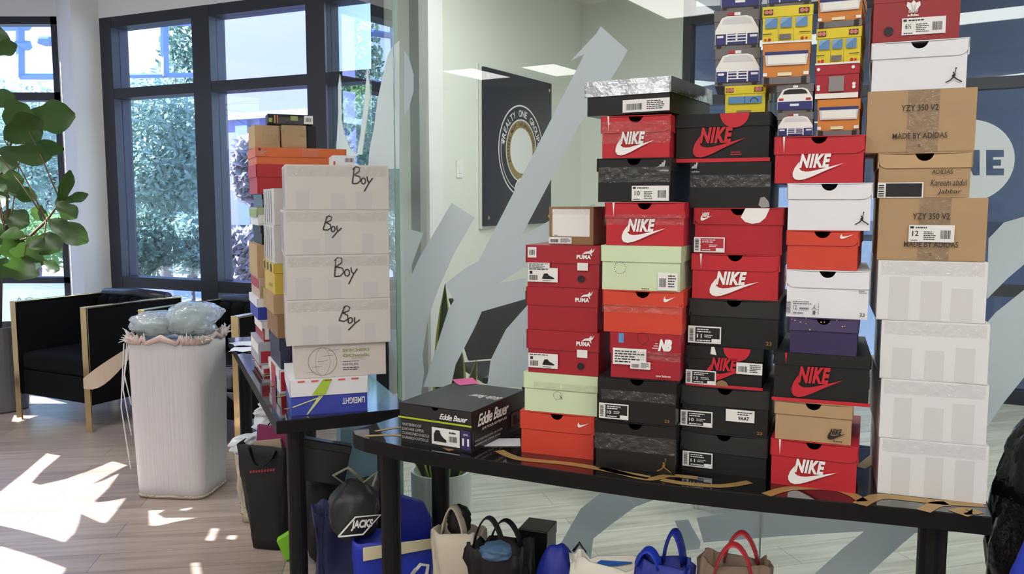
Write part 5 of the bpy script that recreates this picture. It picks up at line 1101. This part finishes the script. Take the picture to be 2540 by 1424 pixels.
t = tote('tote_bag', (-.625, 2.965, 0), R_(20), .17, .13, .17, .11, .36, NAVYC, 'dark navy tote bag between the two black table legs', lean=(0, .02), seed=14, wob=.02); handle(t, (-.05, -.04, .35), (.05, -.04, .35), .06, NAVYC)
# drawstring bag with a diamond badge
p = at_d(880, 1330, 2.72); t = sack('drawstring_bag', (p.x - .022, 2.83, .30), R_(15), (.085, .075, .105), M('nylon_black', (44, 46, 48), .4, var=.2, bump=.3, bscale=25), 'dark drawstring bag with a white diamond badge on top of the blue bag', 'bag', seed=51, amp=.15, pinch=.45, n=36, m=22)
MB().tube([(-.03, -.03, .205), (-.07, -.05, .245), (-.02, -.04, .265), (.03, -.03, .21)], .006, 8, .5).tube([(.03, -.03, .205), (.08, -.02, .235), (.06, -.06, .20)], .006, 8, .5).build('drawstring', M('string_grey', (140, 140, 128), .7), t, smooth=True)
bm2 = MB(); yb_ = -.082
def bz(x): return yb_ - .004
L, f_ = stroke_quads([(-.07, .045), (-.012, .107), (.072, .107), (.012, .045), (-.07, .045)], .006); bm2.add([(x + .01, bz(x), z) for x, z in L], f_)
v, f_, _ = text_mesh('JACKS', .05, .25); bm2.add([(-.028 + .075 * a + .01, bz(a), .060 + .036 * b_) for a, b_ in v], f_); bm2.build('badge', WHITE, t)
# blue bag with a cream flap
t = tote('paper_bag', (-.405, 2.805, 0), R_(6), .235, .12, .285, .13, .32, ROYAL, 'royal blue bag with a cream fold and a white swirl between the table legs', seed=19, wob=.008)
MB().prism([(-.10, .265), (.135, .30), (.135, .335), (-.10, .312)], -.078, -.072).build('cream_fold', M('cream_card', (214, 204, 170), .6), t, bevel=.002)
MB().prism([(.0, .25), (.125, .25), (.13, .36), (.10, .425), (.03, .45), (.0, .44)], .02, .045).build('back_flap', ROYD, t, bevel=.006)
swl = MB()
for pts in ([(.03, .10), (.06, .17), (.09, .205), (.115, .20), (.11, .17), (.085, .15), (.11, .14), (.12, .11), (.10, .07)], [(.015, .08), (.045, .15), (.075, .19)]):
    L, f_ = stroke_quads(pts, .012); swl.add([(x, -.0735, z + .04) for x, z in L], f_)
swl.build('swirl_print', WHITE, t)
t = thing('storage_box', (-.64, 3.46, 0), R_(20), 'pale blue box under the far part of the table by the glass', 'box'); MB().box(-.085, .085, -.06, .06, 0, .57).build('body', M('pale_blue', (150, 190, 214), .4), t, bevel=.004); MB().box(-.088, .088, -.063, .063, .53, .575).build('lid', M('pale_blue_lid', (170, 204, 224), .4), t, bevel=.004)
sack('plastic_bag', (-.64, 3.45, .578), .2, (.075, .05, .045), PLW, 'white plastic bag resting on the pale blue box', 'bag', seed=61, amp=.35, ridge=.3, n=36, m=22)
# row of bags under the long table
def at_x(px, d): return (px - 1270) / FPX * d * 1.0
t = tote('canvas_bag', (-.15, 2.60, 0), R_(-20), .17, .12, .16, .10, .42, CREAM, 'cream canvas bag with a stiff loop handle under the boot box', seed=23, wob=.015, lean=(-.02, 0)); handle(t, (-.065, -.03, .41), (.015, -.03, .40), .10, CREAM, wd=.017)
MB().loft(blob(.035, .03, .05, seed=3, amp=.3), Matrix.Translation((-.02, 0, .40))).build('dark_contents', CLOTH2, t, smooth=True)
t = tote('duffel_bag', (-.03, 2.44, 0), R_(-22), .17, .13, .185, .11, .44, CLOTH2, 'black bag with looped straps next to the cream canvas bag', seed=27, wob=.03)
handle(t, (-.08, -.03, .43), (.02, -.03, .43), .10, CLOTH2, wd=.013, name='strap'); handle(t, (-.05, .03, .43), (.05, .03, .43), .075, CLOTH2, wd=.013, name='strap')
t2 = thing('black_carton', (.085, 2.55, 0), R_(-20), 'black upright carton behind the black strap bag', 'carton'); MB().box(-.05, .04, -.05, .05, 0, .455).build('body', BLK2, t2, bevel=.003); MB().box(-.052, .042, -.052, .052, .42, .458).build('lid', BLK2, t2, bevel=.003)
t2 = thing('pink_carton', (.02, 2.24, 0), R_(-24), 'dusty pink carton leaning below the blue drawstring bag', 'carton'); MB().box(-.055, .055, -.04, .04, .0, .40, Matrix.Rotation(.0, 4, 'Y')).build('body', M('dusty_pink', (172, 92, 116), .5), t2, bevel=.003); MB().box(-.058, .058, -.043, .043, .385, .405).build('lid_edge', CREAM, t2, bevel=.002)
t = sack('plastic_bag', (-.045, 2.33, .445), .2, (.045, .04, .022), M('cloth_slate', (66, 96, 128), .6, bump=.2), 'slate blue cloth bundle on the black strap bag', 'bundle', 'body', seed=71, amp=.3)
t = sack('drawstring_bag', (.135, 2.36, 0), R_(-20), (.078, .07, .238), ROYD, 'royal blue drawstring bag with a black cord', 'bag', seed=73, amp=.14, pinch=.25, n=36, m=24)
MB().tube([(.05, -.02, .47), (.07, -.03, .50), (.088, -.035, .48), (.092, -.04, .40), (.09, -.05, .30)], .004, 8).build('cord', BLACK, t, smooth=True)
t = tote('shopping_bag', (.262, 2.235, 0), R_(-22), .17, .12, .215, .08, .475, M('bag_offwhite', (214, 208, 196), .5, var=.06, bump=.15), 'off white shopping bag with blue print and dark lettering', seed=77, wob=.02, lean=(0, .0))
bp_ = MB()
for P_ in ([(-.08, .40), (-.045, .44)], [(-.045, .44), (-.04, .40)], [(-.02, .44), (-.015, .40), (.0, .43), (.01, .40), (.025, .44)], [(.035, .40), (.05, .44)], [(.05, .42), (.075, .44), (.08, .405)]):
    L, f_ = stroke_quads(P_, .009); bp_.add([(x, -.075, z) for x, z in L], f_)
bp_.build('lettering', M('ink_navy', (40, 44, 76), .5), t)
bp_ = MB().prism([(-.095, .405), (-.03, .462), (.06, .47), (.02, .455), (-.04, .44), (-.07, .405)], .034, .040); bp_.build('blue_print', M('print_blue', (44, 104, 190), .5), t)
t = tote('tote_bag', (.392, 2.14, 0), R_(-22), .13, .11, .15, .06, .52, ROYD, 'royal blue tote bag with a tall upright handle next to the shopping bag', seed=79, wob=.016, lean=(.01, 0)); handle(t, (-.06, -.02, .51), (.0, -.02, .51), .045, ROYAL, wd=.020); handle(t, (.0, .025, .51), (.055, .025, .51), .085, ROYD, wd=.022)
bp_ = MB(); L, f_ = stroke_quads([(-.04, .36), (-.015, .46)], .012); bp_.add([(x, -.062, z) for x, z in L], f_); bp_.build('orange_stripe', ORANGE2, t)
t = tote('tote_bag', (.565, 2.06, 0), R_(-18), .18, .13, .17, .08, .555, M('cloth_taupe', (112, 92, 76), .6, var=.1, bump=.2), 'brown bag with looped red handles, last in the row under the long table', seed=83, wob=.014)
RH = M('strap_red', (170, 40, 50), .45); handle(t, (-.05, -.04, .53), (.045, -.04, .53), .085, RH, wd=.015); handle(t, (-.03, .03, .54), (.055, .03, .54), .08, RH, wd=.015)
sack('garbage_bag', (1.375, 2.06, 0), .0, (.15, .145, .49), GARB, 'tall glossy black garbage bag past the end of the long table', 'bag', seed=91, amp=.16, ridge=.12, n=60, m=44, pinch=.2)
sack('duffel_bag', (1.10, 1.655, 0), R_(10), (.10, .09, .44), ROYAL, 'royal blue bag slumped before the black garbage bag', 'bag', seed=95, amp=.12, ridge=.06, n=44, m=30, pinch=.75, pw=2.3)

# ------------------------------------------------------------------ outside
pv = struct('ground', MB().box(-40, 30, 5.0, 60, -.12, -.1), M('pavement', (176, 172, 178), .9, var=.1, scale=.6)); pv['label'] = 'pale pavement outside the windows'
def shrub(name, px, py, d, rx, rz, n, col, label, seed, leaf_s=.055, trunk=True, group='trees and shrubs outside the windows', ry=None):
    c_ = at_d(px, py, d); t = thing(name, (c_.x, c_.y, -.1), 0, label, 'tree' if trunk else 'shrub', group); r = random.Random(seed); m = MB(); zc = c_.z + .1
    for k in range(n):
        a, u, q = r.uniform(0, 6.283), r.uniform(-1, 1), r.random() ** .4; s_ = math.sqrt(1 - u * u)
        w_ = 1 + .35 * mnoise.noise((math.cos(a) * s_ * 2 + seed, math.sin(a) * s_ * 2, u * 2)); P = Vector((rx * q * s_ * math.cos(a) * w_, (ry or rx) * q * s_ * math.sin(a) * w_, zc + rz * q * u * w_))
        if P.z < .03: continue
        d1 = Vector((r.gauss(0, 1), r.gauss(0, 1), r.gauss(0, 1))).normalized(); d2 = d1.orthogonal().normalized(); l = leaf_s * r.uniform(.6, 1.3)
        m.add([tuple(P - d1 * l), tuple(P + d2 * l * .45), tuple(P + d1 * l), tuple(P - d2 * l * .45)], [(0, 1, 2, 3)])
    m.build('foliage', leafy_mat('leaf_%s' % col[0], col[1], .35, .5), t)
    if trunk: MB().tube([(0, 0, 0), (.1, .05, zc * .5), (.0, .0, zc)], [.10, .08, .04], 8).tube([(.05, 0, zc * .45), (rx * .4, .1, zc + rz * .2)], [.05, .02], 6).tube([(.05, 0, zc * .4), (-rx * .4, -.1, zc + rz * .2)], [.05, .02], 6).build('trunk', M('bark_out', (108, 94, 92), .9, var=.2), t, smooth=True)
    else: MB().tube([(0, 0, 0), (0, 0, max(.15, zc * .8))], [.03, .015], 6).build('trunk', M('bark_out', (108, 94, 92), .9, var=.2), t)
SIL, DKG, GRN = ('silver', (138, 156, 140)), ('olive', (92, 114, 94)), ('green', (112, 140, 84))
shrub('olive_tree', 395, 390, 13.0, 1.15, 1.25, 13000, SIL, 'silvery leafed tree filling the tall window pane beside the column', 1)
shrub('olive_tree', 500, 430, 20.0, 1.2, 2.1, 9000, DKG, 'darker olive tree behind the silvery tree', 2)
shrub('slender_tree', 455, 130, 16.0, .5, 1.1, 900, DKG, 'thin bare looking tree rising into the upper pane', 3, .07)
shrub('olive_tree', 70, 400, 15.0, 1.6, 1.3, 13000, SIL, 'silvery tree seen through the bay window behind the fig', 4)
shrub('low_shrub', 345, 610, 10.2, 0.45, .42, 3000, DKG, 'low shrub under the silvery tree', 5, .045, False)
shrub('low_shrub', 475, 605, 11.8, .40, .42, 3500, SIL, 'low silvery shrub beside the dark mullion', 6, .045, False)
shrub('low_shrub', 90, 590, 11.0, .9, .35, 3500, GRN, 'low green shrub outside the bay window', 7, .045, False)
shrub('hedge_shrub', 885, 360, 13.0, .55, .7, 6000, GRN, 'green shrub seen through the glass return above the cartons', 8, .05, False)
shrub('olive_tree', 900, 235, 22.0, 1.6, .35, 1800, GRN, 'distant tree line strip seen through the glass return', 9, .12)
# reflection in the pane, imitated by an added lavender building
b0, b1 = at_d(538, 300, 11.5), at_d(800, 300, 10.6); b0.z = b1.z = -.1; bd_ = b1 - b0; bL = bd_.length
t = thing('backdrop', b0, math.atan2(bd_.y, bd_.x), 'pale lavender building added for the reflection in the window pane behind the orange box', 'backdrop')
MB().box(0, bL, 0, .3, 0, 6.5).build('wall', M('lavender_wall', (120, 116, 168), .8, var=.02), t)
MB().box(-.02, bL + .02, -.04, .0, .0, 1.25).build('plinth', M('plinth', (72, 72, 94), .8, var=.06), t); MB().box(-.05, bL + .05, -.12, .0, 2.62, 2.70).build('ledge', M('ledge', (150, 154, 196), .7), t)
for x, w_ in ((.40, .22), (1.05, .12)): MB().box(x, x + w_, -.06, .0, 1.25, 2.62).build('pilaster', M('pilaster', (96, 108, 162), .7), t)
PLUM = ('plum', (150, 142, 146))
for (x, y, d, rx, rz, n, sd, lab) in ((622, 420, 10.4, .22, .36, 1300, 21, 'dusky leaf mass added for mirrored silhouettes on the lavender building'), (600, 650, 9.7, .30, .34, 1900, 22, 'dusky leaf mass added for mirrored silhouettes at the foot of the lavender building')):
    shrub('silhouette_shrub', x, y, d, rx, rz, n, PLUM, lab, sd, .12, False)  # leaf clusters added for the dark silhouettes mirrored in the pane
# steel frame of a canopy and a lamp outside
t = thing('steel_canopy', at_d(300, 560, 12).xy.to_3d(), 0, 'grey steel canopy frame standing outside the windows', 'canopy'); o_ = Vector((at_d(300, 560, 12).x, 12, 0)); ST = M('steel_paint', (120, 140, 180), .5)
def bar(pts, wd, name):
    MB().tube([at_d(x, y, 12) - o_ for x, y in pts], wd, 4).build(name, ST, t)
bar([(270, 58), (500, 56)], .05, 'beam'); bar([(408, 20), (409, 190)], .055, 'post'); bar([(270, 189), (500, 186)], .035, 'beam'); bar([(50, 45), (51, 192)], .06, 'post'); bar([(-60, 66), (72, 64)], .07, 'beam'); bar([(50, 190), (150, 190)], .045, 'beam'); bar([(40, 110), (74, 114)], .07, 'beam')
t = thing('street_lamp', (at_d(118, 100, 8.6).x, 8.6, -.1), 0, 'grey street lamp head seen high through the bay window', 'street lamp'); q = at_d(118, 100, 8.6); MB().box(-.08, .08, -.08, .08, q.z + .05, q.z + .13).build('lamp_head', ST, t, bevel=.03); MB().tube([(.12, 0, q.z + .1), (.32, 0, q.z + .02), (.34, 0, 0)], .02, 8).build('pole', ST, t)
# planter wall by the bay and a grey cube planter near the column, as seen low through the panes
t = thing('planter_wall', (-5.6, 9.2, -.1), 0, 'low white planter wall outside the bay window', 'planter wall'); MB().box(-3, 1.8, 0, .25, 0, .62).build('wall', M('planter_white', (222, 226, 238), .8), t); MB().box(-3.02, 1.82, -.03, .28, .62, .68).build('coping', M('coping', (200, 204, 216), .8), t)

# backdrop wall added beyond the office glazing to block the bright sky
e0 = BG - SN * 0; fd = BDIR; fo_ = BG + Vector((-fd.y, fd.x, 0)) * 1.6 - fd * 2.5
t = thing('sky_blocker_wall', fo_, math.atan2(fd.y, fd.x), 'slate wall added close beyond the office glazing to block the sky', 'backdrop')
MB().box(0, 9, 0, .3, -.1, 5.5).build('wall', M('slate_wall', (150, 156, 166), .6, var=.08, scale=2), t); MB().box(0, 9, -.05, .0, 1.15, 1.28).build('ledge', M('slate_ledge', (92, 102, 120), .6), t) ; MB().box(0, 9, -1.45, .3, 3.35, 3.45).build('shading_overhang', M('slate_ledge', (92, 102, 120), .6), t)  # the roof is an unseen overhang added to shade this wall
